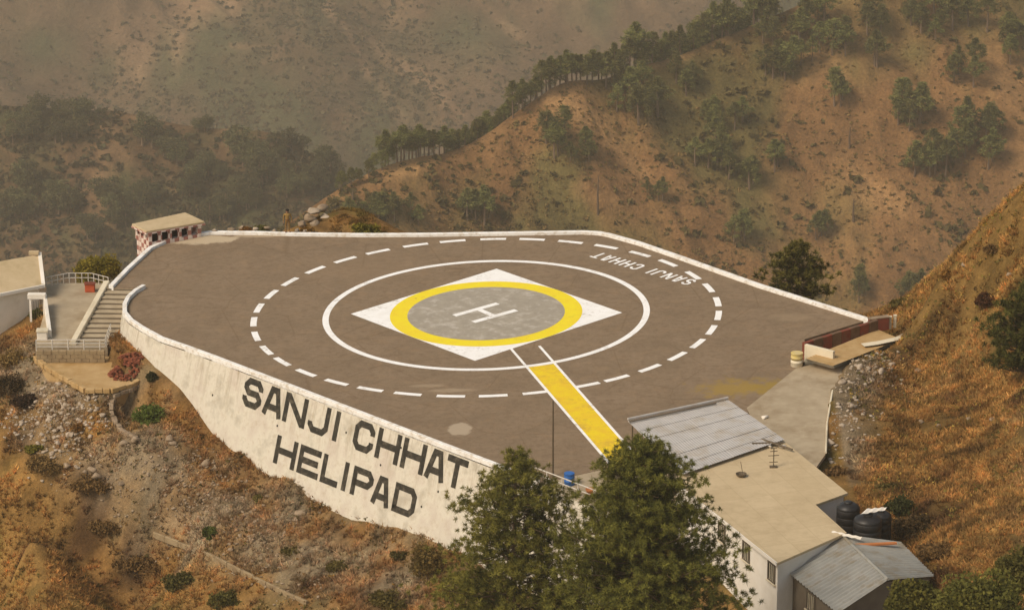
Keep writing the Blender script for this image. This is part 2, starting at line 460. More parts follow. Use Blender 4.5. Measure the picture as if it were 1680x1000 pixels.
def on_hill(u, v, iters=60):
    """where a sight line meets the near hillside"""
    d = _ray(u, v); d = d / np.linalg.norm(d)
    ts = np.linspace(190, 330, 561); P = CAM[None] + d[None] * ts[:, None]
    h_ = hill(P[:, 0], P[:, 1]); k = np.argmax(P[:, 2] < h_)
    if k == 0: return None
    return np.array([P[k, 0], P[k, 1], h_[k]])

# ---- ground cover colours of the near hill (what grows or lies there)
def cover(x, y):
    n1 = fbm(x / 9.0, y / 9.0, 4, 21); n2 = fbm(x / 2.2, y / 2.2, 4, 33); n3 = fbm(x / .8, y / .8, 3, 41)
    gold = np.array([.36, .215, .066]); earth = np.array([.215, .113, .037]); olive = np.array([.125, .10, .026]); grey = np.array([.28, .215, .14]); brown = np.array([.085, .045, .02])
    wd = (x - A_[0]) * WOUT[0] + (y - A_[1]) * WOUT[1]                # metres out from the wall line
    sx = (x - A_[0]) * WS[0] + (y - A_[1]) * WS[1]
    hillm = smooth(22, 27, x) * smooth(-60, -48, y)
    rub = np.clip(1 - np.abs(wd - 5) / 7, 0, 1) * (1 - hillm)
    rub = np.clip(rub * 1.1 + n1 * .9 - .15, 0, 1)
    gf = np.clip(.35 + n1 * 1.1 + smooth(10, 22, wd) * .25 - rub * .4, 0, 1)
    gf = np.where(hillm > .5, np.clip(.85 + n1 * .5, 0, 1), gf)
    c = earth[None] * (1 - gf[:, None]) + gold[None] * gf[:, None]
    of = np.clip(n2 * 1.6 - .15 + smooth(-2, 14, sx) * .3 * (1 - hillm), 0, .85)[:, None] * (1 - .75 * hillm)[:, None]
    c = c * (1 - of) + olive * of
    bf = np.clip(fbm(x / 4.0, y / 4.0, 4, 55) * 2.6 - .35, 0, .9)[:, None]
    c = c * (1 - bf) + brown * bf
    rf = np.clip(rub * 1.2 * (n2 + .55), 0, .85)[:, None]
    c = c * (1 - rf) + grey * rf
    # rubble beside the road
    rr = np.clip(1.2 - dist_poly(x, y, road_poly) / 3.2, 0, 1) * (x > 24) * smooth(-11, -16, y)
    rr = np.clip(rr * (n2 + .9), 0, .8)[:, None]
    c = c * (1 - rr) + grey * rr
    return c * (1 + n3[:, None] * .55)

def axis(lo, hi, flo, fhi, step, grow=1.16):
    a = list(np.arange(flo, fhi + 1e-6, step))
    d = step
    while a[-1] < hi: d *= grow; a.append(a[-1] + d)
    d = step
    while a[0] > lo: d *= grow; a.insert(0, a[0] - d)
    return np.array(a)
gx = axis(-900, 900, -44, 50, .36); gy = axis(-900, 560, -76, 32, .36)
GX, GY = np.meshgrid(gx, gy)
GZ = hill(GX.ravel(), GY.ravel()).reshape(GX.shape)
GZ = np.maximum(GZ, -755)
def grid_faces(ny, nx):
    i = np.arange(ny - 1)[:, None] * nx + np.arange(nx - 1)[None]
    return np.stack([i, i + 1, i + nx + 1, i + nx], -1).reshape(-1, 4)
def ground_material(name, fine=6.0, bumpd=.12, amp=.5):
    m, t, b = mat_base(name)
    a = N(t, 'ShaderNodeAttribute', attribute_name='tint')
    p = pos(t)
    n = noise_node(t, p, fine, 6, .7); n2 = noise_node(t, p, fine * .22, 5, .6)
    f = mathn(t, 'ADD', mathn(t, 'MULTIPLY', n, amp * 1.6), 1 - amp * .8)
    f = mathn(t, 'MULTIPLY', f, mathn(t, 'ADD', mathn(t, 'MULTIPLY', n2, .9), .55))
    g = N(t, 'ShaderNodeCombineColor')
    for i in range(3): t.links.new(f, g.inputs[i])
    col = mix(t, 1.0, a.outputs['Color'], g.outputs[0], 'MULTIPLY')
    t.links.new(col, b.inputs['Base Color'])
    b.inputs['Roughness'].default_value = .95; b.inputs['Specular IOR Level'].default_value = .1
    bump(t, b, n, .9, bumpd)
    return m
mt_near = ground_material('near_ground', 5.0, .25, .8)
mt_far = ground_material('far_ground', .35, 2.5, .9)
mt_ridge = ground_material('ridge_ground', 1.1, .9, 1.0)
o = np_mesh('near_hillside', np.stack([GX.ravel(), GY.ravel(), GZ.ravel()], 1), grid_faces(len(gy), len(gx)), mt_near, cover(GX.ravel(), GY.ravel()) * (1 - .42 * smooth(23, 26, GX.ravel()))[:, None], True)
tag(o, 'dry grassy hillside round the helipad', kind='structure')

# ================================================================== FAR LAND
class Slope:
    """hillside between a crest line and a foot line; the crest and the foot come from the survey"""
    def __init__(s, crest, foot, amp, big, u0, u1, seed, shape=0.0, fade=0.12):
        s.cu = [c[0] for c in crest]; s.cv = [c[1] for c in crest]; s.cy = [c[2] for c in crest]
        s.fu = [c[0] for c in foot]; s.fv = [c[1] for c in foot]; s.fy = [c[2] for c in foot]
        s.amp, s.big, s.u0, s.u1, s.seed, s.shape, s.fade = amp, big, u0, u1, seed, shape, fade
    def ends(s, u):
        k = np.linspace(-24, 24, 9)
        f = lambda xs, ys: np.mean([np.interp(u + d, xs, ys) for d in k], axis=0)
        def P(v, y):
            d0 = (u - 840) / FPX; dv = (v - 500) / FPX
            dy = -_s * dv + _c; dz = -_c * dv - _s
            t = (y - CAM[1]) / dy
            return np.stack([CAM[0] + d0 * t, y + 0 * t, CAM[2] + dz * t], -1)
        return P(f(s.cu, s.cv), f(s.cu, s.cy)), P(f(s.fu, s.fv), f(s.fu, s.fy))
    def point(s, u, t):
        u = np.asarray(u, float); t = np.asarray(t, float)
        C, Fp = s.ends(u)
        P = C + (Fp - C) * t[..., None]
        back = t < 0
        run = (Fp - C); 
        P[..., 2] = np.where(back, C[..., 2] + t * np.linalg.norm(run[..., :2], axis=-1) * .9, P[..., 2])
        w = smooth(0, s.fade, np.abs(t)) * .85 + .15
        x, y = P[..., 0], P[..., 1]
        g = ridged(x / s.big + fbm(x / s.big, y / s.big, 2, s.seed + 7) * .6, y / (s.big * 3.2), 4, s.seed)      # gullies that run downhill
        P[..., 2] += w * (s.amp * g * .7 + s.amp * .6 * fbm(x / (s.big * .6), y / (s.big * .6), 5, s.seed + 3)) + s.shape * np.sin(np.clip(t, 0, 1) * math.pi)
        return P, g
    def mesh(s, nu, ts):
        U, T = np.meshgrid(np.linspace(s.u0, s.u1, nu), ts)
        P, g = s.point(U, T)
        return U, T, P, g
    def find(s, u, v):
        ts = np.linspace(0, 1.3, 260)
        P = s.point(np.full(260, float(u)), ts)[0]
        vv = img(P)[1]; k = np.argmax(vv >= v) if vv.max() >= v else 259
        return P[k]
ridge = Slope([(300, 470, 660), (420, 405, 680), (480, 362, 695), (540, 322, 705), (580, 298, 712), (637, 271, 720), (690, 262, 728), (743, 251, 735), (800, 221, 742), (842, 190, 748), (899, 150, 756), (918, 136, 760), (994, 128, 770),
               (1047, 106, 778), (1100, 95, 785), (1156, 73, 792), (1232, 43, 802), (1300, 15, 812), (1420, -45, 830), (1680, -160, 870), (2000, -260, 910)],
              [(300, 700, 635), (500, 660, 640), (900, 650, 672), (1300, 650, 690), (1700, 640, 705), (2000, 640, 715)], 7.0, 42.0, 300, 1950, 11)
spur = Slope([(-300, 150, 1290), (-60, 168, 1280), (60, 176, 1275), (200, 186, 1270), (260, 196, 1266), (330, 206, 1262), (400, 211, 1258), (460, 222, 1254), (520, 262, 1248), (600, 318, 1240), (720, 400, 1225), (900, 480, 1210)],
             [(-300, 560, 1150), (900, 640, 1150)], 11.0, 70.0, -300, 880, 23, fade=.25)
mount = Slope([(-500, -420, 2420), (600, -400, 2380), (1500, -420, 2420), (2300, -480, 2500)],
              [(-500, 420, 1980), (700, 420, 1960), (2300, 420, 2000)], 46.0, 190.0, -450, 2250, 37, fade=.05)
def far_cover(P, g, palette, sc_, seed, streak=None):
    x, y, z = P[..., 0].ravel(), P[..., 1].ravel(), P[..., 2].ravel()
    n1 = fbm(x / sc_, y / sc_, 5, seed); n2 = fbm(x / (sc_ * .22), z / (sc_ * .22), 4, seed + 5); n3 = fbm(x / (sc_ * .3), y / (sc_ * .9), 4, seed + 9)
    earth, green, tan = (np.array(c) for c in palette)
    gf = np.clip(.5 + n1 * 2.0 + n2 * 1.3 - g.ravel() * .35, 0, 1)[:, None]
    c = earth * (1 - gf) + green * gf
    tf = np.clip(g.ravel() * .8 + n3 * 1.5 - .65, 0, .8)[:, None]
    c = c * (1 - tf) + tan * tf
    for line, wdt, st in (streak or []):
        uu, vv = img(P.reshape(-1, 3)); dd = np.full(uu.shape, 1e9)
        for (a, b) in zip(line[:-1], line[1:]):
            ex, ey = b[0] - a[0], b[1] - a[1]; q = np.clip(((uu - a[0]) * ex + (vv - a[1]) * ey) / (ex * ex + ey * ey), 0, 1)
            dd = np.minimum(dd, np.hypot(uu - a[0] - q * ex, vv - a[1] - q * ey))
        sf = (np.clip(1 - dd / wdt + n2 * 1.2, 0, 1) * (dd < wdt * 2.2) * st)[:, None]
        c = c * (1 - sf) + tan * sf
    return c * (1 + .45 * n2[:, None])
def land(name, S, nu, ts, mat, palette, sc_, seed, label, streak=None):
    U, T, P, g = S.mesh(nu, ts)
    o = np_mesh(name, P.reshape(-1, 3), grid_faces(len(ts), nu), mat, far_cover(P, g, palette, sc_, seed, streak), True)
    tag(o, label, kind='structure'); return o
land('pine_ridge', ridge, 520, np.concatenate([np.linspace(-4, -.1, 12), np.linspace(-.07, 1.1, 190), np.linspace(1.2, 6, 14)]), mt_ridge,
     ((.255, .135, .054), (.14, .107, .037), (.40, .225, .095)), 60, 51, 'brown ridge slope dotted with pines behind the helipad',
     [([(600, 290), (700, 268), (790, 232), (850, 200)], 16, .8), ([(960, 190), (1010, 240), (1060, 290)], 16, .6), ([(1380, 250), (1420, 300), (1480, 340)], 26, .6), ([(1060, 112), (1150, 82), (1230, 48)], 14, .8), ([(900, 160), (930, 170), (980, 200)], 18, .6), ([(960, 310), (1000, 330)], 20, .5)])
land('lower_spur', spur, 300, np.concatenate([np.linspace(-2, -.1, 8), np.linspace(-.06, 1.1, 130), np.linspace(1.2, 5, 10)]), mt_far,
     ((.145, .085, .042), (.070, .067, .028), (.27, .16, .08)), 60, 61, 'hazy wooded spur below the far mountainside',
     [([(150, 195), (175, 215), (200, 250), (215, 260)], 22, .8), ([(205, 188), (235, 196)], 7, .9), ([(350, 212), (400, 216)], 8, .7), ([(360, 230), (390, 250)], 12, .6), ([(270, 260), (290, 330)], 10, .5), ([(0, 240), (30, 260)], 10, .6)])
land('far_mountainside', mount, 420, np.concatenate([np.linspace(-1, -.05, 6), np.linspace(0, 1.05, 230), np.linspace(1.1, 2.2, 10)]), mt_far,
     ((.135, .085, .048), (.068, .065, .031), (.29, .175, .10)), 120, 71, 'hazy far mountainside with gullies',
     [([(540, 10), (570, 50), (590, 90), (603, 122)], 16, .9), ([(570, 120), (560, 160), (600, 185)], 7, .7), ([(600, 60), (640, 100), (700, 130), (730, 165)], 16, .6), ([(730, 165), (760, 190)], 10, .6), ([(620, 130), (660, 200), (640, 230)], 10, .4), ([(780, 0), (850, 60)], 10, .4), ([(380, 75), (470, 78), (430, 105)], 5, .5), ([(480, 10), (500, 40)], 12, .4), ([(540, 180), (590, 195)], 5, .7)])
v = MB(); v.add([(-3800, -1900, -760), (3800, -1900, -760), (3800, 3400, -760), (-3800, 3400, -760)], [(0, 1, 2, 3)])
tag(v.build('valley_floor', mt_soil), 'valley floor far below the helipad', kind='structure')
# ================================================================== HELIPAD
def offs(poly, d):
    """offset an open 2-D polyline to its left by d, mitred"""
    P = [np.array(p[:2], float) for p in poly]; out = []
    for i in range(len(P)):
        ns = []
        if i > 0: e = P[i] - P[i - 1]; ns.append(np.array([-e[1], e[0]]) / np.linalg.norm(e))
        if i < len(P) - 1: e = P[i + 1] - P[i]; ns.append(np.array([-e[1], e[0]]) / np.linalg.norm(e))
        n = sum(ns); n /= np.linalg.norm(n)
        out.append(P[i] + n * d / max(.4, n @ ns[0]))
    return out
def ribbon(mb, path, w, f, closed=False):
    """flat stroke of width w along a 2-D path; f maps 2-D to 3-D"""
    P = [np.array(p, float) for p in path]
    if closed: P = P + [P[0]]
    L, R_ = [], []
    n = len(P)
    for i in range(n):
        if closed and i in (0, n - 1): e1 = P[n - 1] - P[n - 2]; e2 = P[1] - P[0]
        else: e1 = P[i] - P[max(i - 1, 0)]; e2 = P[min(i + 1, n - 1)] - P[i]
        ns = [np.array([-e[1], e[0]]) / np.linalg.norm(e) for e in (e1, e2) if np.linalg.norm(e) > 1e-9]
        m = sum(ns); m = m / np.linalg.norm(m); k = w / 2 / max(.45, m @ ns[0])
        L.append(P[i] + m * k); R_.append(P[i] - m * k)
    vs = [f(*p) for p in L] + [f(*p) for p in R_]
    mb.add(vs, [(i, i + 1, i + 1 + n, i + n) for i in range(n - 1)])
def strokes(ch, W, H, t):
    x0, x1, y0, y1, ym, xm = t / 2, W - t / 2, t / 2, H - t / 2, H / 2, W / 2
    c = min(.22 * W, .16 * H)
    return {
        'S': [[(x1, y1 - c - .09 * H), (x1, y1 - c), (x1 - c, y1), (x0 + c, y1), (x0, y1 - c), (x0, ym + c), (x0 + c, ym), (x1 - c, ym), (x1, ym - c), (x1, y0 + c), (x1 - c, y0), (x0 + c, y0), (x0, y0 + c), (x0, y0 + c + .09 * H)]],
        'A': [[(x0, 0), (xm - .13 * W, y1), (xm + .13 * W, y1), (x1, 0)], [(.24 * W, .30 * H), (.76 * W, .30 * H)]],
        'N': [[(x0, 0), (x0, H)], [(x1, 0), (x1, H)], [(x0 + t * .2, H - t * .3), (x1 - t * .2, t * .3)]],
        'J': [[(x1, H), (x1, y0 + c), (x1 - c, y0), (x0 + c, y0), (x0, y0 + c), (x0, .36 * H)]],
        'I': [[(xm, 0), (xm, H)]],
        'C': [[(x1, y1 - c - .12 * H), (x1, y1 - c), (x1 - c, y1), (x0 + c, y1), (x0, y1 - c), (x0, y0 + c), (x0 + c, y0), (x1 - c, y0), (x1, y0 + c), (x1, y0 + c + .12 * H)]],
        'H': [[(x0, 0), (x0, H)], [(x1, 0), (x1, H)], [(x0, ym), (x1, ym)]],
        'T': [[(0, y1), (W, y1)], [(xm, 0), (xm, H - t * .5)]],
        'E': [[(W, y1), (x0, y1), (x0, y0), (W, y0)], [(x0, ym), (W * .92, ym)]],
        'L': [[(x0, H), (x0, y0), (W, y0)]],
        'P': [[(x0, 0), (x0, y1), (x1 - c, y1), (x1, y1 - c), (x1, ym - .04 * H + c), (x1 - c, ym - .04 * H), (x0, ym - .04 * H)]],
        'D': [[(x0, y0), (x0, y1), (x1 - c, y1), (x1, y1 - c), (x1, y0 + c), (x1 - c, y0), (x0 - t / 2, y0)]],
    }[ch]

def deck_material():
    m, t, b = mat_base('dusty_asphalt')
    p = pos(t)
    n1 = noise_node(t, p, .35, 6, .65); n2 = noise_node(t, p, 2.2, 5, .7); n3 = noise_node(t, p, 14, 3, .6)
    col = ramp(t, n1, [(.3, (.176, .127, .081)), (.5, (.210, .151, .097)), (.72, (.242, .175, .115))])
    col = mix(t, mathn(t, 'MULTIPLY', ramp(t, n2, [(.46, 0), (.66, 1)]), .75), col, (.150, .100, .062))
    n4 = noise_node(t, p, .9, 6, .7)
    col = mix(t, mathn(t, 'MULTIPLY', ramp(t, n4, [(.52, 0), (.66, 1)]), .5), col, (.262, .176, .103))
    mp = N(t, 'ShaderNodeMapping'); mp.inputs['Rotation'].default_value = (0, 0, .5); mp.inputs['Scale'].default_value = (.25, 1.6, 1); t.links.new(p, mp.inputs[0])
    col = mix(t, mathn(t, 'MULTIPLY', ramp(t, noise_node(t, mp.outputs[0], 1.2, 6, .75), [(.57, 0), (.68, 1)]), .35), col, (.33, .245, .16))
    vo = N(t, 'ShaderNodeTexVoronoi', feature='DISTANCE_TO_EDGE'); vo.inputs['Scale'].default_value = .16; t.links.new(p, vo.inputs['Vector'])
    col = mix(t, mathn(t, 'MULTIPLY', ramp(t, vo.outputs['Distance'], [(.0, 1), (.012, 0)]), .45), col, (.12, .075, .04))
    col = mix(t, mathn(t, 'MULTIPLY', ramp(t, n3, [(.45, 0), (.72, 1)]), .5), col, (.285, .208, .135))
    # pale dust drifts, tyre-scuffed streaks, moss where the road joins: each lies where it lies
    for (u, v, ru, rv, colr, st, hard) in [(330, 393, 78, 9, (.52, .42, .29), .85, 3.0), (430, 386, 60, 4, (.50, .40, .28), .5, 3.0), (754, 703, 21, 9, (.40, .32, .23), .9, 5.0), (740, 640, 46, 3, (.40, .31, .21), .5, 2.5),
                                            (700, 632, 30, 3, (.40, .31, .21), .4, 2.5), (1210, 636, 75, 14, (.31, .205, .045), .75, 1.6), (1265, 632, 40, 12, (.28, .19, .045), .75, 1.6), (1300, 520, 40, 8, (.30, .22, .14), .5, 2.5),
                                            (990, 730, 14, 12, (.5, .36, .05), .4, 2.5), (590, 440, 120, 30, (.26, .18, .11), .3, 1.5)]:
        cpt = pad(u, v); rx = ru / 22.5; ry = rv / 7.4
        sub = N(t, 'ShaderNodeVectorMath', operation='SUBTRACT'); t.links.new(p, sub.inputs[0]); sub.inputs[1].default_value = tuple(cpt)
        mul = N(t, 'ShaderNodeVectorMath', operation='MULTIPLY'); t.links.new(sub.outputs[0], mul.inputs[0]); mul.inputs[1].default_value = (1 / rx, 1 / ry, 0)
        ln = N(t, 'ShaderNodeVectorMath', operation='LENGTH'); t.links.new(mul.outputs[0], ln.inputs[0])
        e = mathn(t, 'ADD', mathn(t, 'MULTIPLY', mathn(t, 'SUBTRACT', 1.0, ln.outputs['Value']), hard), mathn(t, 'MULTIPLY', mathn(t, 'SUBTRACT', noise_node(t, p, 1.1, 5, .7), .5), 5.0), clamp=True)
        col = mix(t, mathn(t, 'MULTIPLY', e, st), col, colr)
    t.links.new(col, b.inputs['Base Color'])
    b.inputs['Roughness'].default_value = .92; b.inputs['Specular IOR Level'].default_value = .15
    bump(t, b, n3, .5, .02)
    return m
mt_deck = deck_material()
hp = thing('helipad', 'brown asphalt hilltop helipad with white kerb, rings and yellow walkway', 'helipad', (0, 0, 0))
def deck_sheet(mb, poly, h=0.0, thick=.35):
    top = [(p[0], p[1], deck_z(p[0]) + h) for p in poly]
    bot = [(p[0], p[1], deck_z(p[0]) + h - thick) for p in poly]
    return mb.prism(top, bot)
deck_sheet(MB(), deck_poly).build('deck', mt_deck, hp)
def D3(h):
    return lambda x, y: (x, y, deck_z(x) + h)
def ring(r0, r1, h, n=128, a0=0.0, a1=2 * math.pi):
    mb = MB(); full = a1 - a0 > 6.2
    k = n if full else n + 1
    an = [a0 + (a1 - a0) * i / n for i in range(k)]
    vs = [D3(h)(r0 * math.cos(a), r0 * math.sin(a)) for a in an] + [D3(h)(r1 * math.cos(a), r1 * math.sin(a)) for a in an]
    return mb.add(vs, [(i, (i + 1) % k, (i + 1) % k + k, i + k) for i in range(n)])
hd, ang = 9.96, -.0737
sq = [(hd * math.cos(ang + i * math.pi / 2), hd * math.sin(ang + i * math.pi / 2)) for i in range(4)]
MB().add([D3(.004)(*p) for p in sq], [(0, 1, 2, 3)]).build('white_square', mt_white, hp)
ring(5.72, 7.04, .008).build('yellow_ring', mt_yellow, hp)
MB().add([D3(.012)(5.76 * math.cos(a), 5.76 * math.sin(a)) for a in np.linspace(0, 2 * math.pi, 97)[:-1]], [tuple(range(96))]).build('grey_disc', mt_disc, hp)
hmb = MB()
for i, (a, b_) in enumerate([((-2.33, -.33), (.85, 2.06)), ((-.93, -1.86), (2.21, .46)), ((-.62, .95), (.62, -.75))]):
    ribbon(hmb, [a, b_], .50 if i < 2 else .46, D3(.016 + .003 * i))
hmb.build('letter_h', mt_white, hp)
ring(11.51, 11.97, .004, 160).build('white_ring', mt_white, hp)
DASH = [181.2, 191.9, 202.5, 211.8, 222.0, 232.3, 242.0, 251.7, 262.1, 272.0, 281.8, 294.6, 302.8, 312.9, 323.1, 333.0, 343.0, 353.5, 3.5, 14.2, 24.6, 36.4, 46.8, 57.6, 67.9, 78.3, 88.5, 99.1, 109.0, 119.6, 129.6, 140.0, 150.6, 160.8, 171.2]
for d in DASH:
    ha = 3.35 if d != 281.8 else 2.9
    ring(16.77, 17.23, .004, 6, math.radians(d - ha), math.radians(d + ha)).build('dash', mt_white, hp)
# walkway: yellow between two white borders, from the white square out to the near edge
wa = np.array([1.72, -7.32]); wb = np.array([7.95, -28.86]); wd_ = (wb - wa) / np.linalg.norm(wb - wa); wn = np.array([-wd_[1], wd_[0]])
wr = 2.03
def wl(p, q): return tuple(wa + wd_ * p + wn * q)
m_ = MB(); ribbon(m_, [wl(4.45, wr / 2 + .02), wl(24.6, wr / 2 + .02)], wr - .16, D3(.009)); m_.build('walkway_stripe', mt_yellow_worn, hp)
m_ = MB(); ribbon(m_, [wl(-.1, 0), wl(24.6, 0)], .20, D3(.013)); m_.build('walkway_border', mt_white, hp)
m_ = MB(); ribbon(m_, [wl(.55, wr + .02), wl(24.2, wr + .02)], .20, D3(.013)); m_.build('walkway_border', mt_white, hp)
# lettering on the deck, read from the valley side
tS = np.array([15.55, 5.62]); tdir = np.array([-.70, .714]); tdir /= np.linalg.norm(tdir); tup = np.array([-tdir[1], tdir[0]])
x_ = 0.0
for ch in 'SANJI CHHAT':
    if ch == ' ': x_ += .72; continue
    W = {'I': .3, 'N': .78, 'H': .78}.get(ch, .72)
    mb = MB()
    for i, st in enumerate(strokes(ch, W, 1.28, .2)):
        ribbon(mb, st, .2, lambda a, b, i=i: D3(.008 + .003 * i)(*(tS + tdir * (x_ + a) + tup * (b - .28))))
    mb.build('letter', mt_white, hp)
    x_ += W + .27
# kerbs
def kerb(name, pts, w, h0, h1, parent, mat, side=1):
    o_ = [np.array(p[:2]) for p in pts]; i_ = offs(o_, w * side)
    mb = MB(); vs = []
    for a, b in zip(o_, i_):
        vs += [(a[0], a[1], deck_z(a[0]) + h0), (a[0], a[1], deck_z(a[0]) + h1), (b[0], b[1], deck_z(b[0]) + h1), (b[0], b[1], deck_z(b[0]) + h0)]
    n = len(o_); fs = [(0, 3, 2, 1), (4 * n - 4, 4 * n - 3, 4 * n - 2, 4 * n - 1)]
    for i in range(n - 1):
        for k in range(4): fs.append((4 * i + k, 4 * i + (k + 1) % 4, 4 * i + 4 + (k + 1) % 4, 4 * i + 4 + k))
    return mb.add(vs, fs).build(name, mat, parent, bevel=.02)
front_pts = [p for p in RIM_FRONT[:-1]] + [pad(880, 787.2, .3)]
kerb('kerb', front_pts, .33, -.12, .30, hp, mt_kerb, 1)
kerb('kerb', RIM_BACK, .38, -.4, .23, hp, mt_kerb, -1)
deck_sheet(MB(), apron_poly, -.02, .4).build('apron', mt_road, hp)

# ---- the lettered retaining wall
def wall_material():
    m, t, b = mat_base('weathered_whitewash')
    p = pos(t)
    dt = N(t, 'ShaderNodeVectorMath', operation='DOT_PRODUCT'); t.links.new(p, dt.inputs[0]); dt.inputs[1].default_value = tuple(WS)
    sp = N(t, 'ShaderNodeSeparateXYZ'); t.links.new(p, sp.inputs[0])
    cb = N(t, 'ShaderNodeCombineXYZ'); t.links.new(dt.outputs['Value'], cb.inputs[0]); t.links.new(mathn(t, 'MULTIPLY', sp.outputs['Z'], .10), cb.inputs[1])
    st = noise_node(t, cb.outputs[0], 2.4, 6, .75)
    n1 = noise_node(t, p, .5, 6, .65); n2 = noise_node(t, p, 3.0, 5, .7)
    col = ramp(t, n1, [(.32, (.43, .39, .32)), (.48, (.61, .565, .475)), (.66, (.53, .465, .395))])
    col = mix(t, mathn(t, 'MULTIPLY', ramp(t, st, [(.50, 0), (.66, 1)]), mathn(t, 'ADD', mathn(t, 'MULTIPLY', sp.outputs['Z'], .22), .95, True)), col, (.30, .245, .165))
    col = mix(t, mathn(t, 'MULTIPLY', ramp(t, n2, [(.52, 0), (.72, 1)]), .55), col, (.42, .34, .23))
    # damp, dirtier strip where soil touches the wall
    t.links.new(col, b.inputs['Base Color'])
    b.inputs['Roughness'].default_value = .9; b.inputs['Specular IOR Level'].default_value = .15
    bump(t, b, n2, .5, .03)
    return m
mt_wall = wall_material()
rw = thing('retaining_wall', 'sloping whitewashed retaining wall below the helipad with black lettering', 'wall', tuple(A_ + WOUT * 2 - np.array([0, 0, 8])))
pts = RIM_FRONT; n = len(pts)
inn = offs(pts, .55); outn = [np.array(a) - np.array(b) for a, b in zip([p[:2] for p in pts], inn)]
vs = []
for i, p in enumerate(pts):
    d = outn[i] / .55
    bt = BAT * min(1.0, .12 + i * .14)
    H = 11.0
    p0 = np.array([p[0], p[1], deck_z(p[0])]) - np.append(d, 0) * .02
    vs += [p0 + np.append(d, 0) * (bt * -.3 * 0), p0 + np.append(d, 0) * bt * H * .5 + np.array([0, 0, -H * .5]), p0 + np.append(d, 0) * bt * H + np.array([0, 0, -H]),
           np.array([inn[i][0], inn[i][1], deck_z(p[0]) - H]), np.array([inn[i][0], inn[i][1], deck_z(p[0]) - .13])]
mb = MB(); fs = [(0, 4, 3, 2, 1), tuple(5 * (n - 1) + k for k in range(5))]
for i in range(n - 1):
    for k in range(5): fs.append((5 * i + k, 5 * i + (k + 1) % 5, 5 * i + 5 + (k + 1) % 5, 5 * i + 5 + k))
mb.add(vs, fs).build('wall_face', mt_wall, rw)
DDN = WOUT * BAT + np.array([0, 0, -1.0]); DDN /= np.linalg.norm(DDN)
WN = np.cross(WS, DDN); WN /= np.linalg.norm(WN)
if WN @ WOUT < 0: WN = -WN
W0 = A_ - np.array([0, 0, .3]) - WOUT * .02
def wall_pt(s, d, k=.012):                       # d measured down the face from the kerb top
    return W0 + WS * s + DDN * (d - .3) + WN * k
for ch, sa, sb in [('S', 1.0, 3.08), ('A', 3.28, 5.42), ('N', 5.55, 7.98), ('J', 8.25, 10.42), ('I', 10.85, 11.6), ('C', 13.1, 15.2), ('H', 15.5, 17.9), ('H', 18.15, 20.5), ('A', 20.6, 22.62), ('T', 22.6, 24.65)]:
    mb = MB(); W = sb - sa
    for i, st in enumerate(strokes(ch, W, 2.1, .46)):
        ribbon(mb, st, .46, lambda a, b, i=i: wall_pt(sa + a, 2.58 - b, .012 + .004 * i))
    mb.build('letter', mt_black, rw)
for ch, sa, sb in [('H', 5.45, 7.75), ('E', 8.02, 10.3), ('L', 10.55, 12.4), ('I', 12.72, 13.4), ('P', 13.78, 15.95), ('A', 15.95, 17.85), ('D', 18.15, 20.42)]:
    mb = MB(); W = sb - sa
    for i, st in enumerate(strokes(ch, W, 2.02, .45)):
        ribbon(mb, st, .45, lambda a, b, i=i: wall_pt(sa + a, 5.64 - b, .012 + .004 * i))
    mb.build('letter', mt_black, rw)
for s, d in [(-2.2, 2.7), (-4.5, 1.9), (5.2, 3.05), (9.3, 2.2), (12.3, 1.7), (16.3, 2.95), (17.95, 1.3), (22.3, 3.2), (21.0, 4.6)]:
    mb = MB(); c0 = wall_pt(s, d, .006)
    mb.add([c0 + (WS * math.cos(a) + DDN * math.sin(a)) * .085 for a in np.linspace(0, 2 * math.pi, 11)[:-1]], [tuple(range(10))])
    mb.build('weep_hole', mt_dark, rw)

# ---- rail and clutter at the near tip of the wall
def railing(name, label, pts, h, npost, rails, rp=.045, rr=.03, mat=None, group=None):
    mat = mat or mt_steel
    t = thing(name, label, 'railing', tuple(np.mean(pts, axis=0)), group)
    seg = np.array(pts, float); L = np.concatenate([[0], np.cumsum(np.linalg.norm(np.diff(seg, axis=0), axis=1))])
    for s in np.linspace(0, L[-1], npost):
        p = np.array([np.interp(s, L, seg[:, k]) for k in range(3)])
        MB().tube([p - np.array([0, 0, .1]), p + np.array([0, 0, h])], rp, 6).build('post', mat, t)
    for f in rails:
        MB().tube([p + np.array([0, 0, h * f]) for p in seg], rr, 6).build('rail', mat, t)
    return t
e0 = pad(872, 784, .02); e1 = pad(1000, 833, .02)
railing('rim_railing', 'white pipe railing on the wall tip behind the two big pines', [e0, e1], .85, 6, (1.0, .5), .05, .04)
fp = thing('flag_pole', 'thin dark pole standing at the railing between the two big pines', 'pole', tuple(pad(907, 781)))
MB().tube([pad(907, 781), pad(907, 781) + np.array([0, 0, 5.3])], [.07, .045], 8).build('shaft', mt_pole, fp)
MB().lathe(pad(907, 781), [(.16, 0), (.16, .06), (.07, .1), (.07, .25)], 10).build('base_flange', mt_pole, fp)
def drum(name, label, P, r, h, mats, cat='barrel'):
    t = thing(name, label, cat, tuple(P))
    MB().lathe(P, [(r * .96, 0), (r, .02), (r, h * .31), (r * 1.05, h * .33), (r, h * .35), (r, h * .5)], 20).build('lower_body', mats[0], t, True)
    MB().lathe(P, [(r, h * .5 + .001), (r, h * .64), (r * 1.05, h * .66), (r, h * .68), (r, h * .97), (r * 1.04, h * .985), (r * 1.0, h)], 20).build('upper_body', mats[1], t, True)
    MB().lathe(P + np.array([0, 0, h]), [(r * .96, -.02), (r * .96, .004)], 20).build('lid', mats[1], t)
    return t
drum('barrel', 'blue plastic barrel by the pole at the near tip of the deck', pad(934, 794), .34, .8, (mt_blue, mt_blue))
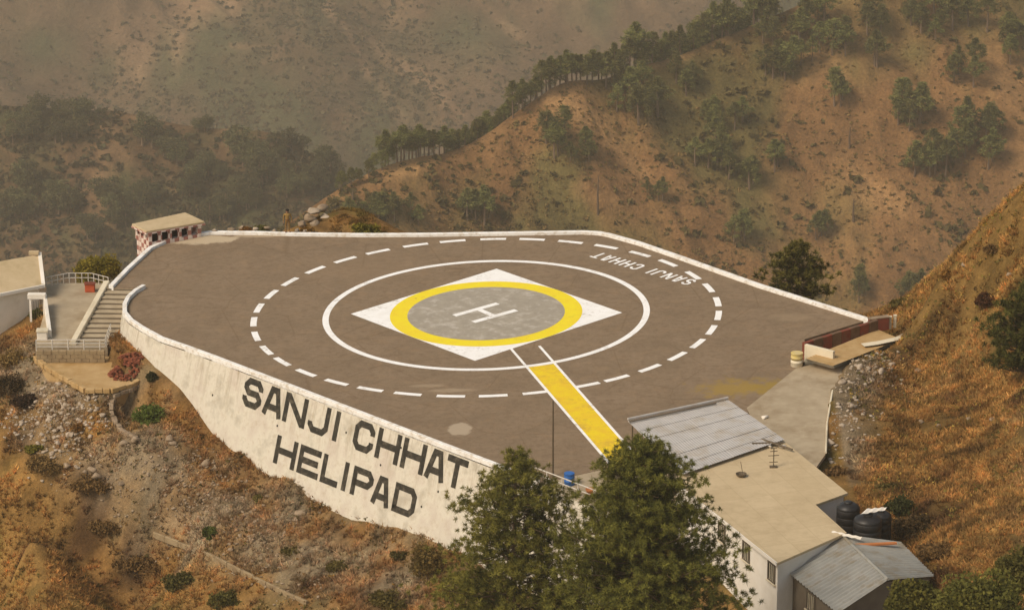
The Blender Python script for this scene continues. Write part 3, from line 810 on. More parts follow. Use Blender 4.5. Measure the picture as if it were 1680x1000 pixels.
drum('barrel', 'pale barrel with a faded yellow top beside the planter wall', pad(1307, 600), .42, 1.0, (mt_cream, mt_faded))
t = thing('clay_pot', 'terracotta pot on the apron by the railing', 'pot', tuple(pad(968, 812)))
MB().lathe(pad(968, 812), [(.16, 0), (.26, .35), (.30, .38), (.30, .46), (.25, .46), (.22, .4)], 14).build('pot_body', mt_orange, t, True)
# ================================================================== STAIRS, TERRACE AND HOUSE ON THE LEFT
UP = np.array([0, 0, 1.0])
o = MB().prism([(p[0], p[1], TZ) for p in terrace_poly], [(p[0], p[1], TZ - 2.2) for p in terrace_poly]).build('terrace', mt_road)
tag(o, 'concrete terrace at the foot of the stairs', kind='structure')
st = thing('stairs', 'concrete stairs climbing from the terrace to the helipad', 'stairs', tuple(at(150, 566, TZ)))
TL, TR = pad(179, 467.5), pad(231, 467.5)
BL, BR = at(127, 563, TZ), at(185, 563, TZ)
NS = 12
for i in range(NS):
    f0, f1 = i / NS, (i + 1) / NS
    l0, r0 = BL + (TL - BL) * f0, BR + (TR - BR) * f0
    l1, r1 = BL + (TL - BL) * f1, BR + (TR - BR) * f1
    z1 = TZ + (TL[2] - TZ) * f1 - .02; zb = TZ - .4
    MB().prism([(l0[0], l0[1], z1), (r0[0], r0[1], z1), (r1[0], r1[1], z1), (l1[0], l1[1], z1)], [(l0[0], l0[1], zb), (r0[0], r0[1], zb), (r1[0], r1[1], zb), (l1[0], l1[1], zb)]).build('step', mt_concrete, st)
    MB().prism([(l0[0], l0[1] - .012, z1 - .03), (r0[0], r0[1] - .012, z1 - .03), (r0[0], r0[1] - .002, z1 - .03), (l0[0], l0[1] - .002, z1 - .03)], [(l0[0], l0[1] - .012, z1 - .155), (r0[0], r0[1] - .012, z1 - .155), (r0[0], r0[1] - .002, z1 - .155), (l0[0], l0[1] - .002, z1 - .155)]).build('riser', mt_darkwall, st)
lw = .42; bl = BL + np.array([-.05, -.35, 0]); tl = TL + np.array([.02, .25, 0])
mb = MB(); top = [(bl[0], bl[1], TZ + .35), (tl[0], tl[1], TL[2] + .32)]
mb.prism([(bl[0] - lw, bl[1], TZ + .35), (bl[0], bl[1], TZ + .35), (tl[0], tl[1], TL[2] + .30), (tl[0] - lw, tl[1], TL[2] + .30)],
         [(bl[0] - lw, bl[1], TZ - .4), (bl[0], bl[1], TZ - .4), (tl[0], tl[1], TZ - .4), (tl[0] - lw, tl[1], TZ - .4)])
mb.build('parapet', mt_cream, st, bevel=.03)
# front of the terrace: base wall and railing
ra, rb = at(60, 574, TZ), at(172, 574, TZ); rc = at(182, 548, TZ + .1)
w = thing('terrace_base_wall', 'low tan block wall under the front terrace railing', 'wall', tuple(at(115, 590, PZ)))
ed = rb - ra
ncol = 9
for r_ in range(3):
    for k in range(ncol + 1):
        a0 = max(0, (k - .5 * (r_ % 2)) / ncol); a1 = min(1, (k + 1 - .5 * (r_ % 2)) / ncol)
        if a1 - a0 < .02: continue
        p0 = ra + ed * a0; p1 = ra + ed * a1
        c0 = (p0 + p1) / 2; c0[1] -= .10 + random.uniform(0, .025); c0[2] = PZ + .17 + .31 * r_
        MB().box(c0, (abs(p1[0] - p0[0]) - .02, .35, .295)).build('block', mt_tanblock, w, bevel=.012)
railing('terrace_railing', 'white three-rail fence along the front of the terrace', [ra, rb, rc], .8, 8, (1.0, .66, .33), .05, .035)
railing('terrace_railing', 'thin railing along the back of the terrace below the yellow-green tree', [at(76, 470, TZ), at(112, 463, TZ), at(150, 463, TZ), at(178, 470, TZ)], .75, 12, (1.0, .5), .04, .03)
b0 = at(148, 478, TZ); t = thing('metal_box', 'red metal box at the back corner of the terrace', 'box', tuple(b0))
MB().box(b0 + UP * .32, (.75, .45, .64)).build('cabinet', mt_redbright, t, bevel=.03)
MB().box(b0 + UP * .67 + np.array([0, -.02, 0]), (.85, .55, .06)).build('lid', mt_red, t)
# gateway, parapet and pier on the left edge of the terrace
g = thing('gateway', 'white gate frame beside the cream house', 'gate', tuple(at(63, 530, -3.4)))
gl, gr = at(51, 524, -3.4), at(73, 518, -3.2)
for p in (gl, gr): MB().box(p + UP * .75, (.16, .16, 1.8)).build('post', mt_whitewall, g)
mid = (gl + gr) / 2; MB().box(mid + UP * 1.75, (1.35, .5, .38)).build('lintel', mt_whitewall, g, bevel=.02)
mb = MB()
for k in range(6):
    p = gl + (gr - gl) * (k + .5) / 6
    mb.tube([p + UP * .05, p + UP * 1.4], .02, 5)
mb.build('bars', mt_pole, g)
pw = thing('parapet_wall', 'sloping white parapet on the left edge of the terrace', 'wall', tuple(at(80, 540, TZ)))
pa, pb = at(74, 502, TZ), at(82, 553, TZ)
mb = MB(); ax = np.array([.14, 0, 0])
mb.prism([pa - ax + UP * 1.0, pa + ax + UP * 1.0, pb + ax + UP * .55, pb - ax + UP * .55], [pa - ax - UP * .8, pa + ax - UP * .8, pb + ax - UP * .8, pb - ax - UP * .8]); mb.build('body', mt_whitewall, pw, bevel=.02)
pr_ = thing('gate_pier', 'squat white pier at the left end of the front terrace railing', 'pier', tuple(at(70, 560, TZ - .6)))
MB().box(at(70, 558, TZ - .1), (.75, .6, 1.5)).build('shaft', mt_whitewall, pr_, bevel=.04)
MB().box(at(70, 558, TZ - .1) + UP * .80, (.85, .7, .1)).build('cap', mt_cream, pr_)
# cream house
hz = -4.9
h = thing('hillside_house', 'cream house with a plain sloping roof at the left edge', 'house', tuple(at(10, 548, hz)))
NR, NL, FR, FL = at(74, 467, -1.55), at(-150, 512, -1.55), at(68, 416, -.2), at(-150, 455, -.2)
def slab(name, q, th, mat, parent): return MB().prism([p for p in q], [p - UP * th for p in q]).build(name, mat, parent, bevel=.02)
rf = slab('roof', [NR, NL, FL, FR], .18, mt_roofslab, h)
cx = lambda P, dx, dy: P + np.array([dx, dy, 0])
k0 = cx(NR, -.55, .35); k1 = cx(NL, 0, .35); k2 = cx(FL, 0, -.35); k3 = cx(FR, -.5, -.35)
MB().prism([k0 - UP * .19, k1 - UP * .19, k2 - UP * .19, k3 - UP * .19], [np.array([p[0], p[1], hz - 1.5]) for p in (k0, k1, k2, k3)]).build('wall', mt_limewash, h)
MB().prism([NR + UP * .12, NR + UP * .12 + np.array([-.28, 0, 0]), FR + UP * .12 + np.array([-.28, 0, 0]), FR + UP * .12], [NR - UP * .02, NR - UP * .02 + np.array([-.28, 0, 0]), FR - UP * .02 + np.array([-.28, 0, 0]), FR - UP * .02]).build('verge', mt_whitewall, rf)
MB().box(FR + np.array([-.55, -.25, .16]), (.75, .35, .24)).build('ridge_block', mt_roofslab, rf)
mb = MB(); mb.prism([NR + np.array([0, -.04, .03]), NL + np.array([0, -.04, .03]), NL + np.array([0, .06, .05]), NR + np.array([0, .06, .05])], [NR + np.array([0, -.04, -.2]), NL + np.array([0, -.04, -.2]), NL + np.array([0, .06, -.2]), NR + np.array([0, .06, -.2])])
mb.build('fascia', mt_whitewall, rf)
# earth platform with its stone edging, brick heap
o = MB().prism([(p[0], p[1], PZ) for p in platform_poly], [(p[0], p[1], PZ - 1.6) for p in platform_poly]).build('earth_platform', mt_soil)
tag(o, 'flat packed-earth platform below the terrace railing', kind='structure')
def stone(mb_or_none, P, s, seed, name='stone', mat=None, parent=None): pass
def rock_verts(seed, sub=2):
    bm = bmesh.new(); bmesh.ops.create_icosphere(bm, subdivisions=sub, radius=1.0)
    r = np.random.default_rng(seed)
    pl = [(r.normal(size=3), r.uniform(.38, .72)) for _ in range(11)]
    V = []
    for v in bm.verts:
        p = np.array(v.co)
        for nrm, d in pl:
            nn = nrm / np.linalg.norm(nrm); k = p @ nn
            if k > d: p = p - nn * (k - d)
        V.append(p * (1 + r.uniform(-.06, .06)))
    F = [tuple(v.index for v in f.verts) for f in bm.faces]
    bm.free(); return np.array(V), np.array(F)
ROCKS = [rock_verts(100 + i, 2) for i in range(6)]
ROCKS_LO = [rock_verts(200 + i, 1) for i in range(6)]
def rotz(a): return np.array([[math.cos(a), -math.sin(a), 0], [math.sin(a), math.cos(a), 0], [0, 0, 1]])
def edging(name, label, px, z, w, hgt, mat, L=.55, ground=False, wob=.04):
    """a low dry-stone edge: one mesh per stone"""
    P = np.array([at(u, v, z) if not ground else np.append(at(u, v, z)[:2], 0) for u, v in px])
    if ground:
        P = np.array([on_hill(u, v) for u, v in px])
    t = thing(name, label, 'stone edging', tuple(P.mean(0)))
    D = np.concatenate([[0], np.cumsum(np.linalg.norm(np.diff(P, axis=0), axis=1))])
    s = 0
    while s < D[-1]:
        l = L * random.uniform(.7, 1.35); a = [np.interp(s, D, P[:, k]) for k in range(3)]; b = [np.interp(min(s + l, D[-1]), D, P[:, k]) for k in range(3)]
        a, b = np.array(a), np.array(b); d = b - a; ln = np.linalg.norm(d)
        if ln > .08:
            ax_ = d / ln; ay_ = np.cross(UP, ax_); ay_ /= np.linalg.norm(ay_); az_ = np.cross(ax_, ay_)
            MB().box((a + b) / 2 + UP * (hgt * .2 + random.uniform(-wob, wob)) + ay_ * random.uniform(-wob, wob), (ln - .03, w * random.uniform(.85, 1.15), hgt * random.uniform(.9, 1.15)), ax_, ay_, az_).build('stone', mat, t, bevel=.03)
        s += l
    return t
edging('platform_edging', 'tan stone edging round the front of the earth platform', [(58, 588), (78, 605), (140, 641), (182, 642), (214, 632), (256, 613)], PZ, .38, .34, mt_soil)
edging('platform_edging', 'lower broken step of stones right of the earth platform', [(186, 650), (216, 640), (246, 626)], PZ - .35, .35, .3, mt_rockdark)
edging('ring_wall', 'curved dry-stone ring below the earth platform', [(192, 648), (184, 664), (183, 682), (190, 700), (205, 714), (225, 722)], PZ - 2.0, .32, .45, mt_rockdark, .45, True)
bp = thing('brick_heap', 'heap of red bricks between the stairs and the whitewashed wall', 'bricks', (-26.5, -4.2, PZ))
hc = np.array([-26.0, -4.5, PZ])
for i in range(150):
    a = random.uniform(0, 6.28); r = math.sqrt(random.random()); px_, py_ = r * math.cos(a) * 1.25, r * math.sin(a) * 1.2
    gx_, gy_ = hc[0] + px_ - .1, hc[1] + py_ + 1.0
    g0_ = max(gz(gx_, gy_), PZ if inpoly(np.array([gx_]), np.array([gy_]), platform_poly)[0] else -99)
    z_ = g0_ + .02 + min(.55, (1 - r) * 1.5) * random.uniform(0, 1.0)
    q = rotz(random.uniform(0, 6.28)); tl_ = random.uniform(-.35, .35)
    MB().box((hc[0] + px_ - .1, hc[1] + py_ + 1.0, z_ + .05), (.30, .15, .12), q @ np.array([math.cos(tl_), 0, math.sin(tl_)]), q @ np.array([0, 1, 0]), q @ np.array([-math.sin(tl_), 0, math.cos(tl_)])).build('brick', mt_brick, bp)
for (u, v) in [(198, 606), (204, 603), (193, 602), (226, 604), (236, 600)]:
    P = at(u, v, PZ); q = rotz(random.uniform(0, 3))
    MB().box(P + UP * .06, (.34, .17, .13), q @ np.array([1, 0, 0]), q @ np.array([0, 1, 0])).build('brick', mt_brick, bp)
edging('drain_wall', 'long narrow concrete drain wall crossing the slope at the bottom left', [(252, 884), (300, 900), (345, 917), (400, 944), (450, 968), (504, 993)], -11.6, .2, .42, mt_tanblock, 1.5, True, .015)

# ---- sentry shelter behind the rim
KZ = .55
SH = [at(u, v, KZ) for u, v in [(240, 379), (336, 363), (304, 348), (216, 367)]]
def checker_material():
    m, t, b = mat_base('red_white_blocks')
    p = pos(t)
    e = SH[1] - SH[0]; e = e / np.linalg.norm(e)
    ds = []
    for vec in (tuple(e), (0, 0, 1.0), (-e[1], e[0], 0)):
        d = N(t, 'ShaderNodeVectorMath', operation='DOT_PRODUCT'); t.links.new(p, d.inputs[0]); d.inputs[1].default_value = vec; ds.append(d.outputs['Value'])
    cb = N(t, 'ShaderNodeCombineXYZ')
    for i in range(3): t.links.new(ds[i], cb.inputs[i])
    ck = N(t, 'ShaderNodeTexChecker'); ck.inputs['Scale'].default_value = 2.6
    ck.inputs['Color1'].default_value = (.74, .62, .54, 1); ck.inputs['Color2'].default_value = (.30, .085, .06, 1)
    t.links.new(cb.outputs[0], ck.inputs['Vector'])
    t.links.new(mix(t, mathn(t, 'MULTIPLY', noise_node(t, p, 4), .4), ck.outputs[0], (.5, .4, .33)), b.inputs['Base Color'])
    b.inputs['Roughness'].default_value = .9
    return m
mt_check = checker_material()
sh = thing('sentry_shelter', 'small shelter with a flat tan roof and red and white chequered walls', 'shelter', tuple(SH[0] - UP * 2.5))
cen = sum(SH) / 4
ro = MB().prism([p + UP * .0 for p in SH], [p - UP * .16 for p in SH]).build('roof', mt_roofslab, sh, bevel=.03)
MB().prism([p + (p - cen) / np.linalg.norm(p - cen) * .04 - UP * .162 for p in SH], [p + (p - cen) / np.linalg.norm(p - cen) * .04 - UP * .30 for p in SH]).build('roof_edge', mt_check, ro)
I_ = [cen + (p - cen) * .84 for p in SH]
for i in range(4):
    a, b = I_[i], I_[(i + 1) % 4]; d = b - a; L = np.linalg.norm(d[:2]); ax_ = d / np.linalg.norm(d); ay_ = np.cross(UP, ax_)
    hgt = .55 if i in (0,) else .8
    MB().box((a + b) / 2 - UP * (1.95 + (1.0 - hgt) / 2), (L, .2, 1.75 + hgt), ax_, ay_).build('wall', mt_check, sh)
    npst = 5 if i in (0, 2) else 3
    for k in range(npst):
        q_ = a + d * (k + .0) / (npst - (0 if i % 2 else 0)) if k else a
        MB().box(q_ - UP * .75, (.26, .26, .95), ax_, ay_).build('pillar', mt_check, sh)
MB().prism([cen + (p - cen) * .5 - UP * .35 for p in SH], [cen + (p - cen) * .5 - UP * 2.4 for p in SH]).build('painted_inner_shade', mt_dark, sh)  # added near-black block, stands in for the shade behind the pillars

# ================================================================== PLANTER, ROAD AND BUILDINGS ON THE RIGHT
o = deck_sheet(MB(), road_poly, .012, .25).build('road', mt_road); tag(o, 'pale concrete track joining the deck on the right', kind='structure')
q0, q1 = pad(1357, 694, .1), pad(1366, 640, .1)
tr = thing('track_kerb', 'thin pale kerb along the right side of the concrete track', 'kerb', tuple(q0))
MB().tube([pad(1355, 742, .08), q0, q1], .07, 6).build('kerb_line', mt_cream, tr)
pl_ = thing('planter', 'earth-filled planter bed with a pale front wall and dark red back kerb', 'planter', tuple(pad(1345, 580)))
PA, PB, PC, PD = pad(1319, 590), pad(1368, 603), pad(1478, 548), pad(1432, 525)
PA2 = pad(1321, 577)
mb = MB(); th = np.array([.25, .2, 0])
def low_wall(mb, a, b, h0, h1, w=.25):
    d = b - a; d = d / np.linalg.norm(d); nn = np.array([-d[1], d[0], 0])
    mb.prism([a + UP * h1, b + UP * h1, b + nn * w + UP * h1, a + nn * w + UP * h1], [a - UP * .4, b - UP * .4, b + nn * w - UP * .4, a + nn * w - UP * .4])
    return mb
low_wall(MB(), pad(1319, 592), pad(1366, 604), 0, 1.25).build('front_wall', mt_cream, pl_, bevel=.02)
low_wall(MB(), pad(1368, 604), pad(1480, 560), 0, .3).build('track_side_wall', mt_cream, pl_, bevel=.02)
mb = MB(); mb.prism([pad(1322, 588, .75), pad(1366, 600, .75), pad(1478, 556, .5), pad(1440, 540, .5)], [pad(1322, 588, -.3), pad(1366, 600, -.3), pad(1478, 556, -.3), pad(1440, 540, -.3)]); mb.build('soil', mt_soil, pl_)
s0, s1 = pad(1319, 590), pad(1440, 552)
for k in range(8):
    a, b = s0 + (s1 - s0) * k / 8, s0 + (s1 - s0) * (k + .97) / 8
    d = (b - a) / np.linalg.norm(b - a); nn = np.cross(UP, d)
    MB().box((a + b) / 2 + UP * .5 + nn * .1, (np.linalg.norm(b - a), .3, 1.5 + (.05 if k % 2 else 0)), d, nn).build('block', mt_red if k % 2 == 0 else mt_brown, pl_, bevel=.02)
rb_ = thing('parapet_block', 'dark red painted parapet block at the right end of the white kerb', 'parapet', tuple(pad(1440, 536)))
c0 = pad(1441, 541); d = (pad(1456, 537) - pad(1424, 541)); d /= np.linalg.norm(d); nn = np.cross(UP, d)
MB().box(c0 + UP * .45, (1.5, .4, .95), d, nn).build('body', mt_red, rb_, bevel=.03)
MB().box(c0 + UP * .96, (1.55, .45, .07), d, nn).build('coping', mt_rockdark, rb_)
for (u, v) in [(1460, 538), (1468, 536)]:
    P = pad(u, v); t = thing('marker_post', 'left of two stubby pale posts beyond the red parapet block' if u == 1460 else 'right of two stubby pale posts beyond the red parapet block', 'post', tuple(P))
    MB().box(P + UP * .4, (.2, .2, .9)).build('shaft', mt_cream, t, bevel=.02); MB().box(P + UP * .88, (.25, .25, .06)).build('cap', mt_cream, t)
t = thing('path_slab', 'pale flat stone slab lying on the planter by the path', 'slab', tuple(pad(1450, 545)))
MB().prism([pad(u, v, .75) for u, v in [(1412, 563), (1440, 559), (1490, 548), (1486, 555), (1440, 565), (1418, 568)]], [pad(u, v, .62) for u, v in [(1412, 563), (1440, 559), (1490, 548), (1486, 555), (1440, 565), (1418, 568)]]).build('slab_stone', mt_cream, t)

# long flat-roofed building
lb = thing('flat_roofed_building', 'long whitewashed building with a flat tan roof beside the near deck edge', 'building', tuple(at(1275, 985, -1.0)))
RP = [np.array([p[0], p[1], ROOF_Z]) for p in roof_poly]
def panel_roof_material():
    m, t, b = mat_base('panelled_roof'); p = pos(t)
    ds = []
    for vec in ((.337, -.942, 0), (.942, .337, 0)):
        d = N(t, 'ShaderNodeVectorMath', operation='DOT_PRODUCT'); t.links.new(p, d.inputs[0]); d.inputs[1].default_value = vec; ds.append(d.outputs['Value'])
    cb = N(t, 'ShaderNodeCombineXYZ'); t.links.new(ds[0], cb.inputs[0]); t.links.new(ds[1], cb.inputs[1])
    bk = N(t, 'ShaderNodeTexBrick', offset=0.0); t.links.new(cb.outputs[0], bk.inputs['Vector'])
    for k, v_ in (('Scale', 1.0), ('Mortar Size', .022), ('Brick Width', 1.9), ('Row Height', 1.9), ('Mortar Smooth', .6)): bk.inputs[k].default_value = v_
    bk.inputs['Color1'].default_value = (.50, .385, .23, 1); bk.inputs['Color2'].default_value = (.55, .43, .265, 1); bk.inputs['Mortar'].default_value = (.41, .31, .18, 1)
    col = mix(t, mathn(t, 'MULTIPLY', ramp(t, noise_node(t, p, 1.3, 6, .7), [(.45, 0), (.7, 1)]), .5), bk.outputs['Color'], (.40, .30, .175))
    col = mix(t, mathn(t, 'MULTIPLY', ramp(t, noise_node(t, p, .4, 5, .7), [(.52, 0), (.7, 1)]), .45), col, (.36, .265, .15))
    t.links.new(col, b.inputs['Base Color']); b.inputs['Roughness'].default_value = .9
    bump(t, b, noise_node(t, p, 6), .5, .015)
    return m
roof = MB().prism(RP, [p - UP * .16 for p in RP]).build('roof', panel_roof_material(), lb)
rc_ = sum(RP) / len(RP)
def inset(P, d):
    c = [p[:2] for p in P]; area = sum(c[i][0] * c[(i + 1) % len(c)][1] - c[(i + 1) % len(c)][0] * c[i][1] for i in range(len(c)))
    sgn = 1 if area > 0 else -1; out = []
    for i in range(len(c)):
        e1 = c[i] - c[i - 1]; e2 = c[(i + 1) % len(c)] - c[i]; n1 = np.array([-e1[1], e1[0]]) / np.linalg.norm(e1) * sgn; n2 = np.array([-e2[1], e2[0]]) / np.linalg.norm(e2) * sgn
        m = n1 + n2; m /= np.linalg.norm(m); out.append(np.append(c[i] + m * d / max(.4, m @ n1), P[i][2]))
    return out
IN = inset(RP, .22)
MB().prism([p - UP * .162 for p in IN], [np.array([p[0], p[1], -3.2]) for p in IN]).build('wall', mt_whitewall, lb)
# white lip on the left roof edge, window and ledge on the left wall
L0, L1 = RP[0], RP[-1]; dL = (L1 - L0) / np.linalg.norm(L1 - L0); nL = np.array([dL[1], -dL[0], 0])
if nL[0] > 0: nL = -nL
MB().box((L0 + L1) / 2 + UP * -.07 + nL * .035, (np.linalg.norm(L1 - L0), .06, .24), dL, nL).build('fascia', mt_whitewall, lb)
K0, K1 = IN[0], IN[-1]
def on_left(s, z, k=0.0): return K1 - dL * s + nL * k + np.array([0, 0, z - ROOF_Z])
def window(s, z, w_, h_, bars=3, parent=lb, fn=on_left, ax=None, nn=None):
    ax = dL if ax is None else ax; nn = nL if nn is None else nn
    f = MB()
    for (ds, dz, a, b) in ((-w_ / 2, 0, .09, h_), (w_ / 2, 0, .09, h_), (0, h_ / 2, w_ + .09, .09), (0, -h_ / 2, w_ + .09, .09)): f.box(fn(s + ds, z + dz, .03), (a, .09, b), ax, nn)
    fr = f.build('window', mt_darkwall, parent)
    MB().box(fn(s, z, .008), (w_ - .1, .012, h_ - .1), ax, nn).build('pane', mt_dark, fr)
    for k in range(bars): MB().box(fn(s + w_ * ((k + 1) / (bars + 1) - .5), z, .04), (.05, .04, h_ - .1), ax, nn).build('bar', mt_cream, fr)
    MB().box(fn(s, z - h_ / 2 - .1, .06), (w_ + .25, .16, .07), ax, nn).build('sill', mt_cream, fr)
window(.75, .95, .9, 1.15); window(4.2, .95, .9, 1.15); window(7.6, .95, .9, 1.15)
# shed of corrugated sheets in front of it
def sheet(name, a, b, c, d, mat, parent, waves, amp=.03, nlen=2, th=.012, sag=0.0):
    """corrugated sheet: a-b is the edge across the corrugations, d-c the opposite one"""
    a, b, c, d = (np.array(p, float) for p in (a, b, c, d))
    nr = np.cross(b - a, d - a); nr /= np.linalg.norm(nr)
    if nr[2] < 0: nr = -nr
    nu = waves * 6; vs = []; fs = []
    for j in range(nlen + 1):
        t_ = j / nlen
        for i in range(nu + 1):
            s_ = i / nu
            p = (a * (1 - s_) + b * s_) * (1 - t_) + (d * (1 - s_) + c * s_) * t_
            vs.append(p + nr * (amp * math.sin(s_ * waves * 2 * math.pi)) - UP * sag * math.sin(t_ * math.pi))
    n_ = nu + 1
    for j in range(nlen):
        for i in range(nu): fs.append((j * n_ + i, j * n_ + i + 1, (j + 1) * n_ + i + 1, (j + 1) * n_ + i))
    m = len(vs); vs += [p - nr * th for p in vs]; fs += [tuple(k + m for k in f[::-1]) for f in fs]
    return MB().add(vs, fs).build(name, mat, parent, True)
SF = [at(1030, 694, 2.95), at(1194, 659, 2.95), at(1287, 721, 2.22), at(1120, 778, 2.22)]
sd_ = thing('tin_shed', 'open shed with a grey corrugated tin roof beside the yellow walkway', 'shed', tuple(pad(1100, 740)))
rows = 6; ncols = 5
for r_ in range(rows):
    f0, f1 = r_ / rows, (r_ + 1) / rows + .03
    l0, r0 = SF[0] + (SF[3] - SF[0]) * f0, SF[1] + (SF[2] - SF[1]) * f0
    l1, r1 = SF[0] + (SF[3] - SF[0]) * min(f1, 1), SF[1] + (SF[2] - SF[1]) * min(f1, 1)
    lift = UP * (.026 * (rows - r_) + random.uniform(-.006, .006))
    for k in range(2):
        g0, g1 = k / 2, (k + 1) / 2 + (.02 if k == 0 else 0)
        P = [l0 + (r0 - l0) * g0, l0 + (r0 - l0) * g1, l1 + (r1 - l1) * g1, l1 + (r1 - l1) * g0]
        sheet('roof_sheet', P[0] + lift + UP * .012 * k, P[1] + lift + UP * .012 * k, P[2] + lift + UP * .012 * k, P[3] + lift + UP * .012 * k, mt_tin, sd_, 22, .014)
MB().tube([SF[0] + UP * .30, SF[1] + UP * .30], .09, 8).build('ridge_pipe', mt_tin, sd_)
MB().tube([SF[0] + UP * .24 + np.array([.1, -.35, 0]), SF[0] + (SF[1] - SF[0]) * .86 + UP * .24 + np.array([.1, -.3, 0])], .05, 6).build('gutter_pipe', mt_darkwall, sd_)
for p in (SF[0], SF[1], SF[0] + (SF[3] - SF[0]) * .5, SF[1] + (SF[2] - SF[1]) * .5, (SF[0] + SF[1]) / 2):
    q = cen * 0 + p + (sum(SF) / 4 - p) * .06
    MB().tube([np.array([q[0], q[1], deck_z(q[0]) - .1]), q - UP * .03], .06, 6).build('post', mt_pole, sd_)
# gabled hut
hu = thing('gabled_hut', 'dark-walled hut with a weathered corrugated gable roof at the bottom right', 'hut', tuple(at(1410, 1000, -2.0)))
Rf, Rn = at(1379, 876, 1.75), at(1457, 951, 1.75)
Lf, Ln = at(1281, 928, .75), at(1374, 1006, .75)
Gf, Gn = at(1478, 889, 1.15), at(1533, 945, .95)
for k in range(4):
    f0, f1 = k / 4, (k + 1) / 4 + (.015 if k < 3 else 0)
    sheet('roof_sheet', Lf + (Ln - Lf) * f0 + UP * .01 * k, Lf + (Ln - Lf) * f1 + UP * .01 * k, Rf + (Rn - Rf) * f1 + UP * .01 * k, Rf + (Rn - Rf) * f0 + UP * .01 * k, mt_tin_old, hu, 5, .07, 3)
    sheet('roof_sheet', Gf + (Gn - Gf) * f0 + UP * .01 * k, Gf + (Gn - Gf) * f1 + UP * .01 * k, Rf + (Rn - Rf) * f1 + UP * .01 * k, Rf + (Rn - Rf) * f0 + UP * .01 * k, mt_tin_old, hu, 5, .07, 3)
MB().tube([Rf + UP * .04, Rn + UP * .06], .1, 8).build('ridge_cap', mt_tin_old, hu)
def hin(P, Q, f=.07): return P + (Q - P) * f
ctr = (Lf + Ln + Gf + Gn) / 4
low = lambda p, dz=.10: p - UP * dz
wl_ = [hin(Ln, ctr), hin(Lf, ctr), hin(Gf, ctr), hin(Gn, ctr)]
rdn, rdf = hin(Rn, ctr, .06), hin(Rf, ctr, .06)
ZB = -4.0
mb = MB(); tops = [low(wl_[0]), low(wl_[1]), low(wl_[2]), low(wl_[3]), low(rdn, .12), low(rdf, .12)]
mb.add(tops + [np.array([p[0], p[1], ZB]) for p in wl_], [(0, 1, 7, 6), (2, 3, 9, 8), (3, 4, 0, 6, 9), (1, 5, 2, 8, 7), (0, 4, 5, 1), (4, 3, 2, 5)])
mb.build('wall', mt_darkwall, hu)
axh = (wl_[0] - wl_[1]); axh /= np.linalg.norm(axh); nh = np.array([axh[1], -axh[0], 0]); nh /= np.linalg.norm(nh)
if nh[0] > 0: nh = -nh
window(0, 0, 1.1, 1.15, 4, hu, lambda s, z, k=0.0: wl_[1] + (wl_[0] - wl_[1]) * .48 + axh * s + nh * k + UP * (z - .95), axh, nh)
t = thing('timber_plank', 'brown plank lying on the hut roof by the black tanks', 'plank', tuple(at(1430, 892, 1.6)))
MB().box(at(1432, 892, 1.62), (3.0, .25, .1), np.array([.99, .12, 0]), np.array([-.12, .99, 0])).build('board', mt_orange, t)
t = thing('loose_sheet', 'bent bright metal sheet lying at the hut ridge', 'metal sheet', tuple(at(1390, 876, 1.95)))
sheet('sheet_panel', at(1362, 874, 1.95), at(1412, 884, 1.95), at(1414, 880, 2.05), at(1366, 870, 2.05), mt_whitewall, t, 4, .03)
# water tanks
def tank(label, P, r, hh):
    t = thing('water_tank', label, 'water tank', tuple(P), 'black water tanks behind the hut')
    prof = [(r * .97, 0), (r, .04)]
    nb = 4
    for k in range(nb):
        z0 = .08 + k * (hh * .78) / nb; z1 = .08 + (k + 1) * (hh * .78) / nb
        prof += [(r, z0), (r, z1 - .05), (r * .982, z1 - .035), (r * .982, z1 - .015)]
    prof += [(r, hh * .82), (r * .93, hh * .87), (r * .62, hh * .94), (r * .36, hh * .96)]
    MB().lathe(P, prof, 24).build('body', mt_tank, t, True)
    MB().lathe(P + UP * hh * .95, [(r * .34, 0), (r * .36, .05), (r * .36, .11), (r * .2, .15)], 16).build('lid', mt_tank, t, True)
    return t
for (u, v, zt, r, hh, lb_) in [(1392, 822, 2.5, .74, 2.4, 'black plastic water tank nearest the flat tan roof'), (1424, 842, 2.55, .90, 2.5, 'biggest black water tank, in front of the other two'), (1446, 836, 2.1, .66, 2.2, 'smaller black water tank at the far right of the three')]:
    P = at(u, v, zt); P[2] = zt - hh; tank(lb_, P, r, hh)
t = thing('tank_cover', 'pale bent sheet lying on top of the front water tank', 'metal sheet', tuple(at(1434, 840, 2.15)))
sheet('sheet_panel', at(1412, 843, 2.72), at(1452, 836, 2.72), at(1455, 831, 2.76), at(1422, 834, 2.76), mt_whitewall, t, 3, .03)
# things on the flat roof
a0 = at(1269, 766, ROOF_Z); t = thing('roof_antenna', 'small television antenna standing on the flat tan roof', 'antenna', tuple(a0))
a0 = a0 + 0 * UP
MB().tube([a0, a0 + UP * 1.35], .035, 6).build('mast', mt_pole, t)
for z_, l_ in ((.35, .55), (.8, .7), (1.1, .5), (1.3, .4)): MB().tube([a0 + UP * z_ + np.array([-l_ / 2, 0, 0]), a0 + UP * z_ + np.array([l_ / 2, .1, 0])], .028, 5).build('element', mt_pole, t)
MB().box(a0 + UP * .04, (.5, .3, .08)).build('foot', mt_pole, t)
a0 = at(1216, 781, ROOF_Z); t = thing('roof_basin', 'dark shallow metal basin left on the flat tan roof', 'basin', tuple(a0))
MB().lathe(a0, [(.18, 0), (.32, .1), (.36, .2), (.33, .2), (.2, .06)], 14).build('bowl', mt_pole, t)
MB().tube([a0 + np.array([.1, 0, .15]), a0 + np.array([-.05, .1, 1.0])], .02, 5).build('stick', mt_pole, t)
